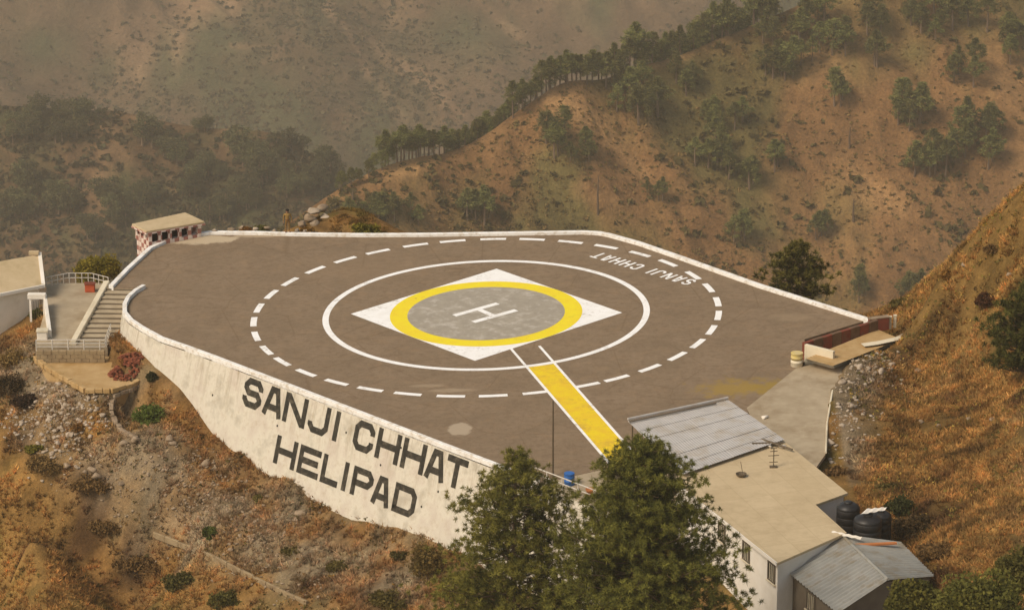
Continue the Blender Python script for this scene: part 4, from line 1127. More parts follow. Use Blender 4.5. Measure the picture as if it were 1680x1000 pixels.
for i, (p, q, lbl) in enumerate([((1234, 727), (1284, 726), 'long dark pole lying across the roof joint'), ((1250, 720), (1300, 737), 'dark pole slanting over the right end of the roof joint')]):
    t = thing('roof_pole', lbl, 'pole', tuple(at(*p, 2.3)))
    MB().tube([at(p[0], p[1], 2.35), at(q[0], q[1], 2.2)], .07, 6).build('shaft', mt_pole, t)
for i, (u, v, lbl) in enumerate([(1262, 731, 'left of two white sacks lying at the roof joint'), (1282, 731, 'right of two white sacks lying at the roof joint')]):
    P = at(u, v, 2.12); V, F = ROCKS[i]; t = np_mesh('sack', V * np.array([.33, .22, .14]), F, mt_whitewall, None, True); t.location = P; tag(t, lbl, 'sack', 'white sacks on the roof')
P = pad(1254, 684, .1); V, F = ROCKS[3]; t = np_mesh('sack', V * np.array([.38, .3, .2]), F, mt_whitewall, None, True); t.location = P; tag(t, 'white sack lying on the concrete track behind the tin shed', 'sack')
# ================================================================== VEGETATION
def unit(n, r=rng):
    d = r.normal(size=(n, 3)); return d / np.linalg.norm(d, axis=1)[:, None]
def needles(C, R, cnt, width, tint, zb=.25, r=rng, inner=.12, jit=.25, tri=False):
    n = len(C); d = unit(n * cnt, r); d[:, 2] = d[:, 2] + zb; d /= np.linalg.norm(d, axis=1)[:, None]
    c = np.repeat(C, cnt, 0); rr = np.repeat(R, cnt)[:, None]
    base = c + d * rr * inner; tip = c + d * rr * r.uniform(.65, 1.12, (n * cnt, 1))
    s = np.cross(d, unit(n * cnt, r)); s /= np.linalg.norm(s, axis=1)[:, None] + 1e-9
    s *= (width * r.uniform(.7, 1.3, (n * cnt, 1)))
    if tri:
        V = np.stack([base + s, tip, base - s], 1).reshape(-1, 3); k = np.arange(n * cnt)[:, None] * 3
        T = np.repeat(tint, cnt, 0) * r.uniform(1 - jit, 1 + jit, (n * cnt, 1))
        return V, np.concatenate([k, k + 1, k + 2], 1), np.repeat(T, 3, 0)
    mid = (base + tip) / 2
    V = np.stack([base, mid + s, tip, mid - s], 1).reshape(-1, 3)
    k = np.arange(n * cnt)[:, None] * 4
    T = np.repeat(tint, cnt, 0) * r.uniform(1 - jit, 1 + jit, (n * cnt, 1))
    return V, np.concatenate([k, k + 1, k + 2, k + 3], 1), np.repeat(T, 4, 0)
def leaves(C, R, cnt, size, tint, r=rng, zs=.75):
    n = len(C); d = unit(n * cnt, r) * (r.uniform(0, 1, (n * cnt, 1)) ** .45); d[:, 2] *= zs
    p = np.repeat(C, cnt, 0) + d * np.repeat(R, cnt)[:, None]
    a = unit(n * cnt, r); b = np.cross(a, unit(n * cnt, r)); b /= np.linalg.norm(b, axis=1)[:, None] + 1e-9
    sz = size * r.uniform(.6, 1.4, (n * cnt, 1)); a = a * sz; b = b * sz * .6
    V = np.stack([p - a, p + b, p + a, p - b], 1).reshape(-1, 3)
    k = np.arange(n * cnt)[:, None] * 4
    T = np.repeat(tint, cnt, 0) * r.uniform(.75, 1.25, (n * cnt, 1))
    return V, np.concatenate([k, k + 1, k + 2, k + 3], 1), np.repeat(T, 4, 0)
def lerp_tint(a, b, n, r=rng):
    k = r.uniform(0, 1, (n, 1)); return np.array(a)[None] * (1 - k) + np.array(b)[None] * k

def big_pine(name, label, loc, H, prof, seed, tip=(.170, .150, .034), deep=(.060, .062, .016), nbr=150, puff=.52, cnt=46, width=.030, lean=(0, 0), dens=3.4):
    r = np.random.default_rng(seed)
    t = thing(name, label, 'pine tree', loc); ORIGIN[t.name] = np.zeros(3)
    hs = np.linspace(0, 1, 14)
    path = [np.array([lean[0] * h * h + .12 * math.sin(h * 5 + seed), lean[1] * h * h + .1 * math.cos(h * 4), h * H * .97]) for h in hs]
    MB().tube(path, [max(.04, .34 * (1 - h) ** .8) * H / 20 + .02 for h in hs], 9).build('trunk', mt_bark, t, True)
    ax = lambda h: np.array([np.interp(h, hs, [p[k] for p in path]) for k in range(3)])
    Cs, Rs, Ts = [], [], []
    bm = MB(); hb0 = prof[0][0]
    for i in range(nbr):
        h = hb0 + (1 - hb0) * ((i + r.uniform(0, 1)) / nbr) ** .9
        env = np.interp(h, [p[0] for p in prof], [p[1] for p in prof])
        a = i * 2.39996 + r.uniform(-.4, .4)
        L = env * r.uniform(.72, 1.12)
        p0 = ax(min(h, .995)); d = np.array([math.cos(a), math.sin(a), 0])
        rise = r.uniform(.05, .42) * L
        p1 = p0 + d * L + UP * rise; pm = p0 + d * L * .5 + UP * rise * .25
        bm.tube([p0, pm, p1], [.075 * (1 - h) + .03, .045 * (1 - h) + .02, .012], 5, False)
        m = max(3, int(L * dens))
        for k in range(m):
            f = r.uniform(.32, 1.03) if k else 1.0
            c = (p0 * (1 - f) + p1 * f if f > .5 else p0 + (pm - p0) * f * 2)
            sp = .16 + .22 * f * L * .5
            c = c + np.array([r.normal() * sp, r.normal() * sp, abs(r.normal()) * .22])
            Cs.append(c); Rs.append(puff * r.uniform(.75, 1.25))
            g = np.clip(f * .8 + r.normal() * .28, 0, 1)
            Ts.append(np.array(deep) * (1 - g) + np.array(tip) * g)  # crown light and shade put into the tint: dark inside, lit branch ends
    top = ax(1.0)
    for k in range(10):
        Cs.append(top + np.array([r.normal() * .3, r.normal() * .3, -k * .12 + .1])); Rs.append(puff * .85); Ts.append(np.array(tip))
    bm.build('branches', mt_bark, t)
    V, F, T = needles(np.array(Cs), np.array(Rs), cnt, width * 1.15, np.array(Ts), .35, r, tri=True)
    np_mesh('crown', V, F, mt_needle_big, T, parent=t)
    ORIGIN[t.name] = np.array(loc, float)
    return t
def pine_at(name, label, u, vtop, y, prof, seed, **kw):
    P = aty(u, vtop, y); g_ = gz(P[0], y) - .3
    return big_pine(name, label, (P[0], y, g_), P[2] - g_, prof, seed, **kw)
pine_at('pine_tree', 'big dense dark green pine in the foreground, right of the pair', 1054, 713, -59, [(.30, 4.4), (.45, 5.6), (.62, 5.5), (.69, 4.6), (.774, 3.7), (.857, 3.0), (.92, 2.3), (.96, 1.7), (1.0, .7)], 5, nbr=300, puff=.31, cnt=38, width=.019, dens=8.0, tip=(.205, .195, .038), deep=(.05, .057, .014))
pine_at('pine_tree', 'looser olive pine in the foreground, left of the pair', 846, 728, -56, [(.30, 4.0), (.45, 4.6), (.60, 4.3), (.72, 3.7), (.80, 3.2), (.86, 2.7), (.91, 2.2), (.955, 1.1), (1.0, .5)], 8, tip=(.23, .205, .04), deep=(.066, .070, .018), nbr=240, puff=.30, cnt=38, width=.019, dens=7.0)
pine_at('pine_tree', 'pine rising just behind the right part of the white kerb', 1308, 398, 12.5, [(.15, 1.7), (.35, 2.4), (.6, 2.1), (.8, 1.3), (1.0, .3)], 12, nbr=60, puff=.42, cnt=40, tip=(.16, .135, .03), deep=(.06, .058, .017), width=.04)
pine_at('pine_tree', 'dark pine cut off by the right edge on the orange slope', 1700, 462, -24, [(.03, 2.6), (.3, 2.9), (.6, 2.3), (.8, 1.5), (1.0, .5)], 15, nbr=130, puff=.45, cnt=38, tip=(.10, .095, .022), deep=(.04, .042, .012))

def bush(name, label, P, size, seed, tips, kind='leaf', dens=1.0, cat='shrub', group=None, leaf=.11, parts=True):
    """rounded leafy shrub: uneven mound of leaf clumps on a few stems"""
    r = np.random.default_rng(seed); sx, sy, sz = size
    t = thing(name, label, cat, tuple(P), group); ORIGIN[t.name] = np.zeros(3)
    n = int(26 * dens) + 6
    d = unit(n, r); d[:, 2] = np.abs(d[:, 2]); k = r.uniform(.35, 1.0, (n, 1)) ** .6
    C = d * k * np.array([sx, sy, sz]) * .8 + np.array([0, 0, sz * .12])
    R = r.uniform(.24, .42, n) * (sx + sy + sz) / 3
    T = lerp_tint(tips[0], tips[1], n, r)
    V, F, Tn = leaves(C, R, int(46 * dens), leaf, T, r)
    mb = MB()
    for i in range(7):
        e = C[r.integers(n)]; mb.tube([(r.normal() * .08, r.normal() * .08, -.3), e * .5 + np.array([0, 0, .1]), e], [.05, .035, .015], 5, False)
    mb.build('stems', mt_bark, t)
    np_mesh('foliage', V, F, mt_leaf, Tn, parent=t)
    ORIGIN[t.name] = np.array(P, float)
    return t
YG = ((.20, .165, .022), (.13, .115, .018)); GR = ((.10, .115, .025), (.065, .08, .018)); OL = ((.15, .115, .03), (.10, .08, .022)); BR = ((.23, .135, .05), (.14, .08, .03)); DK = ((.055, .055, .016), (.04, .04, .012)); GO = ((.34, .19, .04), (.24, .13, .03))
bush('leafy_tree', 'round yellow-green tree behind the terrace railing on the left', aty(160, 442, 18) - UP * .9, (2.1, 1.5, 2.2), 31, ((.34, .28, .035), (.20, .18, .026)), dens=2.2, cat='tree')
bush('shrub', 'low yellow-green shrub peeping over the far white kerb', aty(600, 377, 20.5) - UP * .35, (1.35, .8, .95), 32, YG, dens=1.2)
bush('shrub', 'small green tuft on the rocks left of the standing person', aty(428, 377, 21) - UP * .4, (.9, .6, .75), 33, ((.19, .17, .05), (.13, .12, .035)), dens=.8)
bush('shrub', 'golden dry tuft behind the far kerb left of the person', aty(405, 376, 20.5) - UP * .35, (.6, .5, .6), 34, GO, dens=.7)
bush('shrub', 'rusty dry tuft behind the far kerb right of the person', aty(505, 378, 20.5) - UP * .35, (.9, .5, .55), 35, GO, dens=.8)
for i, (u, v, s, tn, lb_) in enumerate([(245, 690, (1.35, 1.2, 1.3), ((.13, .15, .03), (.085, .105, .022)), 'bright green bush just below the brick heap'), (345, 878, (.7, .6, .8), GR, 'small dark green bush above the drain wall'), (428, 818, (.6, .5, .4), OL, 'low olive bush close under the lettering'),
                                     (75, 765, (1.5, 1.2, 1.0), BR, 'dark brown thicket on the left slope below the grey rubble'), (160, 800, (1.6, 1.2, .9), BR, 'brown thicket in the middle of the left slope'), (175, 870, (1.4, 1.0, .8), BR, 'brown dead shrub left of the drain wall'),
                                     (300, 960, (1.8, 1.3, .9), ((.10, .085, .022), (.075, .06, .018)), 'olive scrub below the drain wall'), (370, 985, (1.3, 1.0, .8), ((.12, .10, .025), (.08, .07, .018)), 'greener scrub at the bottom below the drain wall'), (230, 930, (2.0, 1.4, 1.0), BR, 'wide dark brown scrub patch left of the drain wall end'),
                                     (30, 590, (1.6, 1.3, 1.1), BR, 'brown shrub on the bank under the cream house'), (15, 640, (1.9, 1.4, 1.3), ((.09, .055, .028), (.06, .038, .02)), 'dark tangled shrub at the left edge below the house'), (45, 665, (1.2, 1.0, .9), ((.08, .05, .028), (.055, .035, .02)), 'dark tangled shrub beside the grey rubble'),
                                     (38, 515, (1.0, .8, 1.1), DK, 'dark shrub between the cream house and the gate frame'), (60, 520, (.6, .5, .8), GR, 'small dark green plant behind the gate frame'), (250, 622, (.55, .5, .6), DK, 'dark little plant where the platform edging meets the wall'),
                                     (60, 735, (1.0, .7, .35), YG, 'flat yellow-green patch below the grey rubble'), (130, 705, (.7, .6, .4), GO, 'golden tuft on the grey rubble'),
                                     (700, 940, (1.9, 1.5, 2.2), ((.19, .125, .035), (.12, .085, .025)), 'brownish leafy shrub left of the two big pines'), (760, 975, (2.0, 1.6, 1.6), ((.16, .12, .03), (.10, .08, .022)), 'olive shrub at the foot of the left big pine'), (640, 985, (1.6, 1.3, .9), OL, 'low olive scrub at the bottom below the wall end'),
                                     (655, 915, (.8, .6, .5), ((.13, .11, .03), (.09, .08, .02)), 'small olive bush under the end of the lettering'), (560, 930, (1.0, .8, .5), OL, 'olive bush below the HELIPAD lettering'), (480, 905, (.8, .6, .4), OL, 'dull olive bush left below the HELIPAD lettering'),
                                     (1478, 838, (1.2, 1.0, 1.0), DK, 'dark bush right behind the black tanks'), (1500, 870, (1.6, 1.2, 1.2), ((.09, .05, .022), (.055, .035, .016)), 'dark brown thicket above the hut roof'), (1545, 905, (1.5, 1.1, 1.0), BR, 'brown thicket right of the hut roof'), (1460, 800, (.8, .7, .6), OL, 'olive bush on the bank above the tanks'),
                                     (1340, 755, (.9, .7, .6), BR, 'brown shrub at the end of the concrete track'), (1375, 775, (1.0, .8, .6), BR, 'brown shrub between the flat roof and the bank'), (1630, 410, (.7, .5, .6), BR, 'dark dry bush near the top of the orange slope'), (1622, 500, (1.2, .8, .7), ((.13, .06, .025), (.09, .045, .02)), 'reddish brown bush halfway up the orange slope'),
                                     (1555, 455, (.6, .5, .6), GO, 'golden bush on the skyline of the orange slope'), (1480, 500, (.8, .7, .9), OL, 'bush standing on the lower skyline beyond the path')]):
    P = on_hill(u, v)
    if P is None: continue
    if tn is BR or tn is OL: s = (s[0] * 1.25, s[1] * 1.25, s[2] * .6)
    bush('shrub', lb_, P - UP * .15, s, 300 + i, tn, dens=1.4 if max(s) > 1.1 else .9, leaf=.10)
for i, (u, v, y, s, lb_) in enumerate([(1345, 505, 6.5, (1.2, .9, 1.2), 'dark shrub behind the white kerb right of the rear pine'), (1380, 512, 4.0, (1.0, .8, 1.0), 'dark shrub behind the white kerb near its right end'), (1268, 470, 11.0, (.9, .7, 1.0), 'dark shrub behind the white kerb left of the rear pine')]):
    P = aty(u, v, y); P[2] -= .9; bush('shrub', lb_, P, s, 400 + i, ((.10, .085, .024), (.06, .055, .017)), dens=1.2)
for i, (u, vt, y, s, tn, lb_) in enumerate([(1615, 938, -66, (3.2, 2.6, 3.2), ((.16, .135, .028), (.085, .08, .018)), 'leafy yellow-green tree crown at the bottom right corner'), (1500, 955, -64, (2.0, 1.7, 1.8), ((.15, .135, .025), (.08, .08, .017)), 'leafy tree crown against the hut gable'),
                                          (1678, 905, -60, (1.9, 1.6, 2.2), ((.15, .12, .028), (.08, .075, .018)), 'leafy tree crown touching the right edge at the bottom')]):
    P = aty(u, vt, y); bush('leafy_tree', lb_, (P[0], y, P[2] - s[2]), s, 500 + i, tn, dens=2.6, cat='tree', leaf=.12)

# ---- dry grass: nobody could count it
def scatter(n, x0, x1, y0, y1, seed):
    r = np.random.default_rng(seed); x = r.uniform(x0, x1, n); y = r.uniform(y0, y1, n)
    bad = np.zeros(n, bool)
    for poly in (deck_poly, apron_poly, road_poly, terrace_poly, platform_poly, roof_poly): bad |= inpoly(x, y, poly)
    return x[~bad], y[~bad], r
def tufts(name, x, y, r, hgt, blades, width, label, tone=1.0):
    z = hill(x, y); C = np.stack([x, y, z - .05], 1); n = len(x)
    T = cover(x, y) * tone * r.uniform(.75, 1.35, (n, 1))
    T *= (.55 + .95 * vnoise(x / .75, y / .75, 77))[:, None]  # lit clumps and the dark gaps between them, painted into the blade tint
    T[:, 0] *= r.uniform(.9, 1.12, n)
    V, F, Tn = needles(C, hgt * r.uniform(.5, 1.3, n), blades, width, T, 1.1, r, 0.0, tri=True)
    o = np_mesh(name, V, F, mt_grass, Tn); tag(o, label, 'grass', kind='stuff'); return o
x, y, r = scatter(46000, 24, 46, -62, 8, 601)
k = ((x - 24) * .5 + fbm(x / 3, y / 3, 3, 5) * 3 > -.2) & (fbm(x / 1.1, y / 1.1, 3, 15) + fbm(x / 5, y / 5, 2, 16) * .8 > -.30)
k &= (dist_poly(x, y, road_poly) > 2.0 + r.normal(size=len(x)) * .5) | ((y > -13) & (dist_poly(x, y, road_poly) > .4))
tufts('dry_grass', x[k], y[k], r, .42, 9, .05, 'golden dry grass covering the right-hand slope', 1.35)
x, y, r = scatter(90000, -42, 14, -64, 8, 602)
k = fbm(x / 1.0, y / 1.0, 3, 8) + fbm(x / 4.5, y / 4.5, 2, 18) * .7 > -.10
k0 = k; wdist = (x - A_[0]) * WOUT[0] + (y - A_[1]) * WOUT[1]; sdist = (x - A_[0]) * WS[0] + (y - A_[1]) * WS[1]
k &= (wdist > 1.45 + fbm(x / 1.5, y / 1.5, 2, 3) * .6) | (wdist < 1.2) & (x < -24)
tufts('dry_grass', x[k], y[k], r, .42, 9, .05, 'dry grass and low scrub on the slope below the lettered wall', 1.5)

def low_scrub(n, x0, x1, y0, y1, seed, cols, smin, smax, label, nl=9, cond=None):
    x, y, r = scatter(n, x0, x1, y0, y1, seed)
    k = fbm(x / 3.5, y / 3.5, 3, seed) + r.normal(size=len(x)) * .25 > .05
    if cond is not None: k &= cond(x, y)
    x, y = x[k], y[k]; n = len(x); s_ = smin + (smax - smin) * r.random(n) ** 2.5
    C = np.stack([x, y, hill(x, y) + s_ * .25], 1); q = r.integers(len(cols), size=n); T = np.array(cols)[q] * r.uniform(.7, 1.3, (n, 1))
    V, F, Tn = leaves(C, s_, nl, .085, T, r)
    o = np_mesh('low_scrub', V, F, mt_leaf, Tn); tag(o, label, 'scrub', kind='stuff')
low_scrub(9000, -42, 14, -64, 6, 621, [(.12, .10, .022), (.20, .12, .03), (.10, .055, .02), (.30, .17, .035), (.085, .08, .018)], .15, .6, 'low olive and brown scrub on the slope below the wall', 10,
          lambda x, y: ((x - A_[0]) * WOUT[0] + (y - A_[1]) * WOUT[1]) > 1.7)
low_scrub(7000, 25, 46, -62, 6, 622, [(.36, .22, .055), (.24, .13, .035), (.11, .06, .022), (.17, .13, .03), (.13, .11, .03)], .15, .75, 'low golden scrub on the right-hand slope', 10, lambda x, y: dist_poly(x, y, road_poly) > .8)

x, y, r = scatter(4500, -14.2, -4, 20.3, 34, 603)
k = fbm(x / 1.2, y / 1.2, 2, 4) > .0
tufts('dry_grass', x[k], y[k], r, .28, 9, .05, 'dry grass on the rocky knob behind the far kerb', .8)

# ---- stones: loose rubble as stuff, the larger boulders one by one
def rubble(name, x, y, r, smin, smax, mat, label):
    z = hill(x, y); Vs, Fs = [], []; off = 0
    for i in range(len(x)):
        V, F = ROCKS_LO[i % 6]; s = smin + (smax - smin) * r.random() ** 2.5
        q = rotz(r.uniform(0, 6.28)); V = (V * np.array([1, r.uniform(.6, 1), r.uniform(.45, .8)]) * s) @ q.T + np.array([x[i], y[i], z[i] + s * .15])
        Vs.append(V); Fs.append(F + off); off += len(V)
    o = np_mesh(name, np.concatenate(Vs), np.concatenate(Fs), mat); tag(o, label, 'rubble', kind='stuff')
def px_region(pts, n, seed):
    P = [on_hill(u, v) for u, v in pts]; P = [p for p in P if p is not None]
    r = np.random.default_rng(seed); i = r.integers(len(P), size=n); c = np.array(P)[i]
    return c[:, 0] + r.normal(size=n) * 1.15, c[:, 1] + r.normal(size=n) * 1.15, r
x, y, r = px_region([(60, 655), (90, 665), (120, 680), (60, 690), (100, 700), (140, 690), (40, 680), (95, 725), (110, 735), (150, 670)], 700, 701)
k = ~inpoly(x, y, platform_poly); rubble('rubble', x[k], y[k], r, .08, .36, mt_rock, 'grey stone rubble tipped below the earth platform')
x, y, r = px_region([(330, 760), (300, 770), (350, 800), (380, 830), (350, 830), (420, 870), (390, 860), (440, 880), (200, 770), (210, 790), (290, 800), (460, 930), (500, 960), (420, 920), (320, 830), (480, 850)], 1500, 702)
k = ((x - A_[0]) * WOUT[0] + (y - A_[1]) * WOUT[1]) > 2.0; rubble('rubble', x[k], y[k], r, .05, .26, mt_rockdark, 'scattered stones on the slope below the lettered wall')
x, y, r = px_region([(1400, 610), (1390, 630), (1420, 620), (1440, 600), (1400, 650), (1380, 670), (1450, 610), (1375, 700), (1400, 680), (1370, 720), (1460, 590), (1360, 745)], 460, 703)
k = ~inpoly(x, y, road_poly) & (dist_poly(x, y, road_poly) > .15); rubble('rubble', x[k], y[k], r, .07, .34, mt_rock, 'pale stones heaped beside the concrete track')
def boulder(u, v, s, label, mat, seed, P=None, group=None):
    if P is None: P = on_hill(u, v)
    if P is None: return
    V, F = ROCKS[seed % 6]; r = np.random.default_rng(seed)
    o = np_mesh('boulder', (V * np.array([1, .8, .65]) * s) @ rotz(r.uniform(0, 6.28)).T, F, mat); o.location = P + UP * s * .2
    tag(o, label, 'boulder', group)
B1 = 'pale boulder in the grey rubble below the earth platform'; B2 = 'stone block on the slope between the ring wall and the lettering'; B3 = 'pale boulder beside the concrete track'; B4 = 'pale rock just behind the far white kerb'
for i, (u, v, s) in enumerate([(100, 705, .38), (118, 718, .42), (92, 712, .3), (108, 668, .34), (160, 675, .36), (168, 683, .3), (80, 690, .3), (96, 730, .45), (130, 740, .3)]): boulder(u, v, s, B1, mt_rock, 800 + i, group='boulders in the grey rubble')
for i, (u, v, s) in enumerate([(205, 730, .5), (222, 726, .6), (278, 725, .6), (285, 732, .4), (340, 765, .55), (352, 770, .4), (150, 775, .5), (160, 783, .6), (140, 782, .4), (495, 848, .55), (485, 856, .35), (200, 795, .45), (380, 905, .3), (395, 880, .3), (455, 915, .35), (110, 770, .45)]): boulder(u, v, s, B2, mt_rockdark, 820 + i, group='stone blocks on the slope')
for i, (u, v, s) in enumerate([(1382, 628, .42), (1398, 670, .5), (1362, 730, .55), (1352, 722, .35), (1447, 612, .5), (1462, 600, .4), (1430, 625, .35), (1410, 605, .4), (1375, 665, .35), (1492, 662, .3)]): boulder(u, v, s, B3, mt_rock, 850 + i, group='boulders beside the track')
for i, (u, v, y, s) in enumerate([(352, 374, 20.3, .55), (378, 372, 20.8, .6), (397, 370, 21.2, .5), (418, 372, 20.3, .5), (437, 370, 20.5, .55), (450, 376, 20.2, .45), (487, 374, 20.5, .5), (494, 362, 22, .8), (506, 352, 23, 1.0), (517, 340, 24, 1.0), (528, 333, 25, .9), (515, 362, 22.5, .9), (535, 350, 24, 1.1), (548, 362, 23, .9), (560, 372, 22, .8), (500, 376, 20.3, .45), (556, 355, 24.5, 1.0)]):
    boulder(0, 0, s * .72, B4, mt_rock if i % 3 == 0 else mt_rockdark, 870 + i, aty(u, v, y) - UP * s * .5, 'rocks behind the far kerb')
for i, (u, v, s) in enumerate([(1580, 437, .35), (1655, 455, .35), (1505, 610, .4), (1512, 695, .3), (1540, 700, .3), (1630, 690, .35), (1590, 690, .3)]): boulder(u, v, s, 'stone half hidden in the dry grass of the orange slope', mt_rockdark, 890 + i, group='stones on the orange slope')

# ---- pines of the ridge: a few kinds, copied one by one
def ridge_pine(seed, H, bare, rad, flat, deadwood=False):
    r = np.random.default_rng(seed)
    t = thing('ridge_pine', 'x', 'pine tree'); 
    pth = [np.array([.15 * math.sin(h * 3 + seed), .1 * math.cos(h * 4 + seed), h * H]) for h in (0, .3, .6, .95)]; pth[0][2] = -1.0
    MB().tube(pth, [.26, .2, .14, .05], 6).build('trunk', mt_barkfar, t)
    n = 58; C = []; 
    for i in range(n):
        f = r.random() ** .8; h = bare + (1 - bare) * f
        env = rad * (math.sin(min(1, f * 1.15 + .12) * math.pi) ** .6 if flat else (1 - f) ** .6 + .12)
        a = r.uniform(0, 6.28); q = env * r.random() ** .5
        C.append([q * math.cos(a), q * math.sin(a), h * H])
    C = np.array(C); R = r.uniform(.55, 1.05, n) * H / 9
    T = lerp_tint((.19, .18, .055), (.12, .122, .040), n, r)
    V, F, Tn = needles(C, R, 36, .085, T, .15, r)
    np_mesh('crown', V, F, mt_needle, Tn, parent=t)
    return t
PROTO = [ridge_pine(1, 10, .42, 2.6, True), ridge_pine(2, 10, .35, 2.2, False), ridge_pine(3, 9, .30, 3.0, True), ridge_pine(4, 11, .50, 2.3, True), ridge_pine(5, 9, .22, 2.7, False)]
first = [True] * 5
def plant(S, u, v, h, label, group, kinds=(0, 1, 2, 3, 4), wide=1.0, P=None):
    P = S.find(u, v) if P is None else P
    k = random.choice(kinds); s = h / 10.0
    sc_ = (s * wide * random.uniform(.9, 1.15), s * wide * random.uniform(.9, 1.15), s)
    if first[k]:
        o = PROTO[k]; first[k] = False; o.location = P; o.rotation_euler = (0, 0, random.uniform(0, 6.28)); o.scale = sc_
    else: o = copy_tree(PROTO[k], P, random.uniform(0, 6.28), sc_)
    tag(o, label, 'pine tree', group)
def crest_v(u): return float(np.interp(u, ridge.cu, ridge.cv))
for (ua, ub, n, h0, h1, t0, t1, kinds, lb_, gr) in [(560, 640, 8, 4, 6.5, -.03, .06, (2, 4, 1), 'small tree on the low left tip of the ridge skyline', 'trees on the ridge tip'),
        (628, 690, 8, 7.5, 9.5, -.05, .015, (0, 3), 'flat-topped pine with a bare trunk at the left end of the skyline row', 'left end of the skyline row'), (680, 735, 9, 6, 9, -.08, .01, (0, 3, 2), 'pine between the flat-topped pines and the dense middle of the skyline', 'skyline pines left of the middle'),
        (730, 790, 13, 5, 8, -.14, .0, (2, 4, 1), 'low pine in the dense middle of the ridge skyline', 'dense middle of the skyline'), (785, 842, 11, 5, 8, -.12, .0, (2, 4, 1), 'pine where the skyline starts to climb', 'pines at the skyline bend'),
        (838, 905, 10, 6, 10, -.06, .01, (0, 2, 3), 'pine on the steep part of the ridge skyline', 'pines on the steep skyline'), (900, 965, 9, 8, 11, -.06, .02, (0, 2), 'broad-topped pine on the left half of the skyline knoll', 'left half of the skyline knoll'), (960, 1045, 11, 8, 12.5, -.06, .04, (0, 2, 3, 1), 'tall pine on the right half of the skyline knoll', 'right half of the skyline knoll'),
        (1045, 1120, 12, 7, 11, -.10, .0, (0, 2, 4), 'pine at the lower end of the thick stand on the upper skyline', 'lower end of the upper stand'), (1110, 1190, 14, 8, 12, -.12, .0, (0, 2, 4), 'pine in the middle of the thick stand on the upper skyline', 'middle of the upper stand'), (1180, 1265, 14, 8, 13, -.12, .03, (0, 2, 4), 'pine at the top end of the thick stand on the upper skyline', 'top end of the upper stand')]:
    for i in range(n):
        u = ua + (ub - ua) * (i + random.random()) / n
        P = ridge.point(np.array([u]), np.array([random.uniform(t0, t1)]))[0][0]
        plant(ridge, u, 0, random.uniform(h0, h1), lb_, gr, kinds, 1.2, P)
for (u, v, ru, rv, n, h, lb_) in [(930, 232, 42, 18, 9, 8, 'pine in the round clump on the bright slope below the knoll'), (1045, 160, 35, 32, 9, 9, 'pine in the clump just under the upper skyline'), (1190, 190, 32, 20, 6, 8, 'pine in the clump at the middle of the upper slope'), (1165, 262, 28, 25, 7, 8, 'pine in the dark clump at the middle of the slope'),
                                  (1215, 285, 20, 16, 4, 7, 'pine at the lower right of the middle clump'), (1278, 85, 36, 30, 9, 9, 'pine in the stand below the top skyline'), (1310, 40, 60, 20, 9, 9, 'pine near the top edge above the slope'), (1385, 160, 20, 14, 3, 9, 'pine standing in the middle of the right slope'), (1360, 75, 30, 24, 5, 9, 'pine in the upper middle of the right slope'),
                                  (1425, 100, 18, 12, 2, 9, 'pine in the pair on the bare upper right slope'), (1490, 180, 30, 22, 6, 9, 'pine in the left part of the dark grove on the right slope'), (1535, 260, 45, 26, 9, 9, 'pine in the lower part of the dark grove on the right slope'), (1605, 225, 38, 36, 10, 9, 'pine in the right part of the dark grove on the right slope'),
                                  (1590, 115, 28, 18, 4, 8, 'pine in the upper grove near the right edge'), (1652, 60, 36, 34, 7, 9, 'pine at the top right corner of the slope'), (650, 345, 44, 12, 9, 7, 'bushy pine on the low slope behind the left part of the kerb'), (788, 345, 30, 18, 8, 7, 'bushy pine on the low slope behind the middle of the kerb'), (590, 352, 24, 10, 4, 6, 'bushy pine behind the kerb beyond the rocks'),
                                  (1210, 375, 14, 10, 3, 7, 'pine on the lower slope above the lettered side of the deck'), (1340, 378, 18, 12, 4, 7, 'pine on the lower slope above the rear pine'), (1420, 470, 14, 12, 3, 7, 'dark pine low on the slope above the right end of the kerb'), (1505, 478, 16, 12, 4, 8, 'dark pine low on the slope beside the orange hill'), (1280, 262, 18, 10, 3, 7, 'lone small pine group at mid slope'),
                                  (1070, 305, 18, 9, 3, 6, 'small pine below the bright gully'), (1460, 25, 60, 18, 7, 9, 'pine along the top edge right of the middle'), (1565, 30, 40, 20, 5, 9, 'pine along the top edge near the right corner'), (1135, 130, 30, 12, 4, 7, 'pine just below the skyline rocks')]:
    for i in range(n):
        plant(ridge, u + random.uniform(-ru, ru), v + 14 + random.uniform(-rv, rv), h * random.uniform(.75, 1.25), lb_, lb_.replace('pine', 'pines', 1) if n > 1 else None, wide=1.35)
def snag(u, v, H, label):
    P = ridge.find(u, v); t = thing('dead_tree', label, 'dead tree', tuple(P))
    MB().tube([P - UP * .5, P + UP * H * .5 + np.array([-.15, 0, 0]), P + UP * H], [.36, .27, .10], 7).build('trunk', mt_bark, t)
    for k in range(3): MB().tube([P + UP * H * (.6 + .12 * k), P + UP * H * (.68 + .12 * k) + np.array([(-1) ** k * 1.1, .2, 0])], [.09, .03], 5).build('branch', mt_bark, t)
snag(981, 348, 10.5, 'bare dead trunk standing on the slope behind the far kerb')
snag(1400, 360, 6.5, 'bare dead trunk on the right slope above the rear pine')
snag(1394, 240, 6, 'thin dead trunk below the middle pine of the right slope')
snag(580, 345, 6, 'dark dead trunk behind the rocks near the ridge tip')
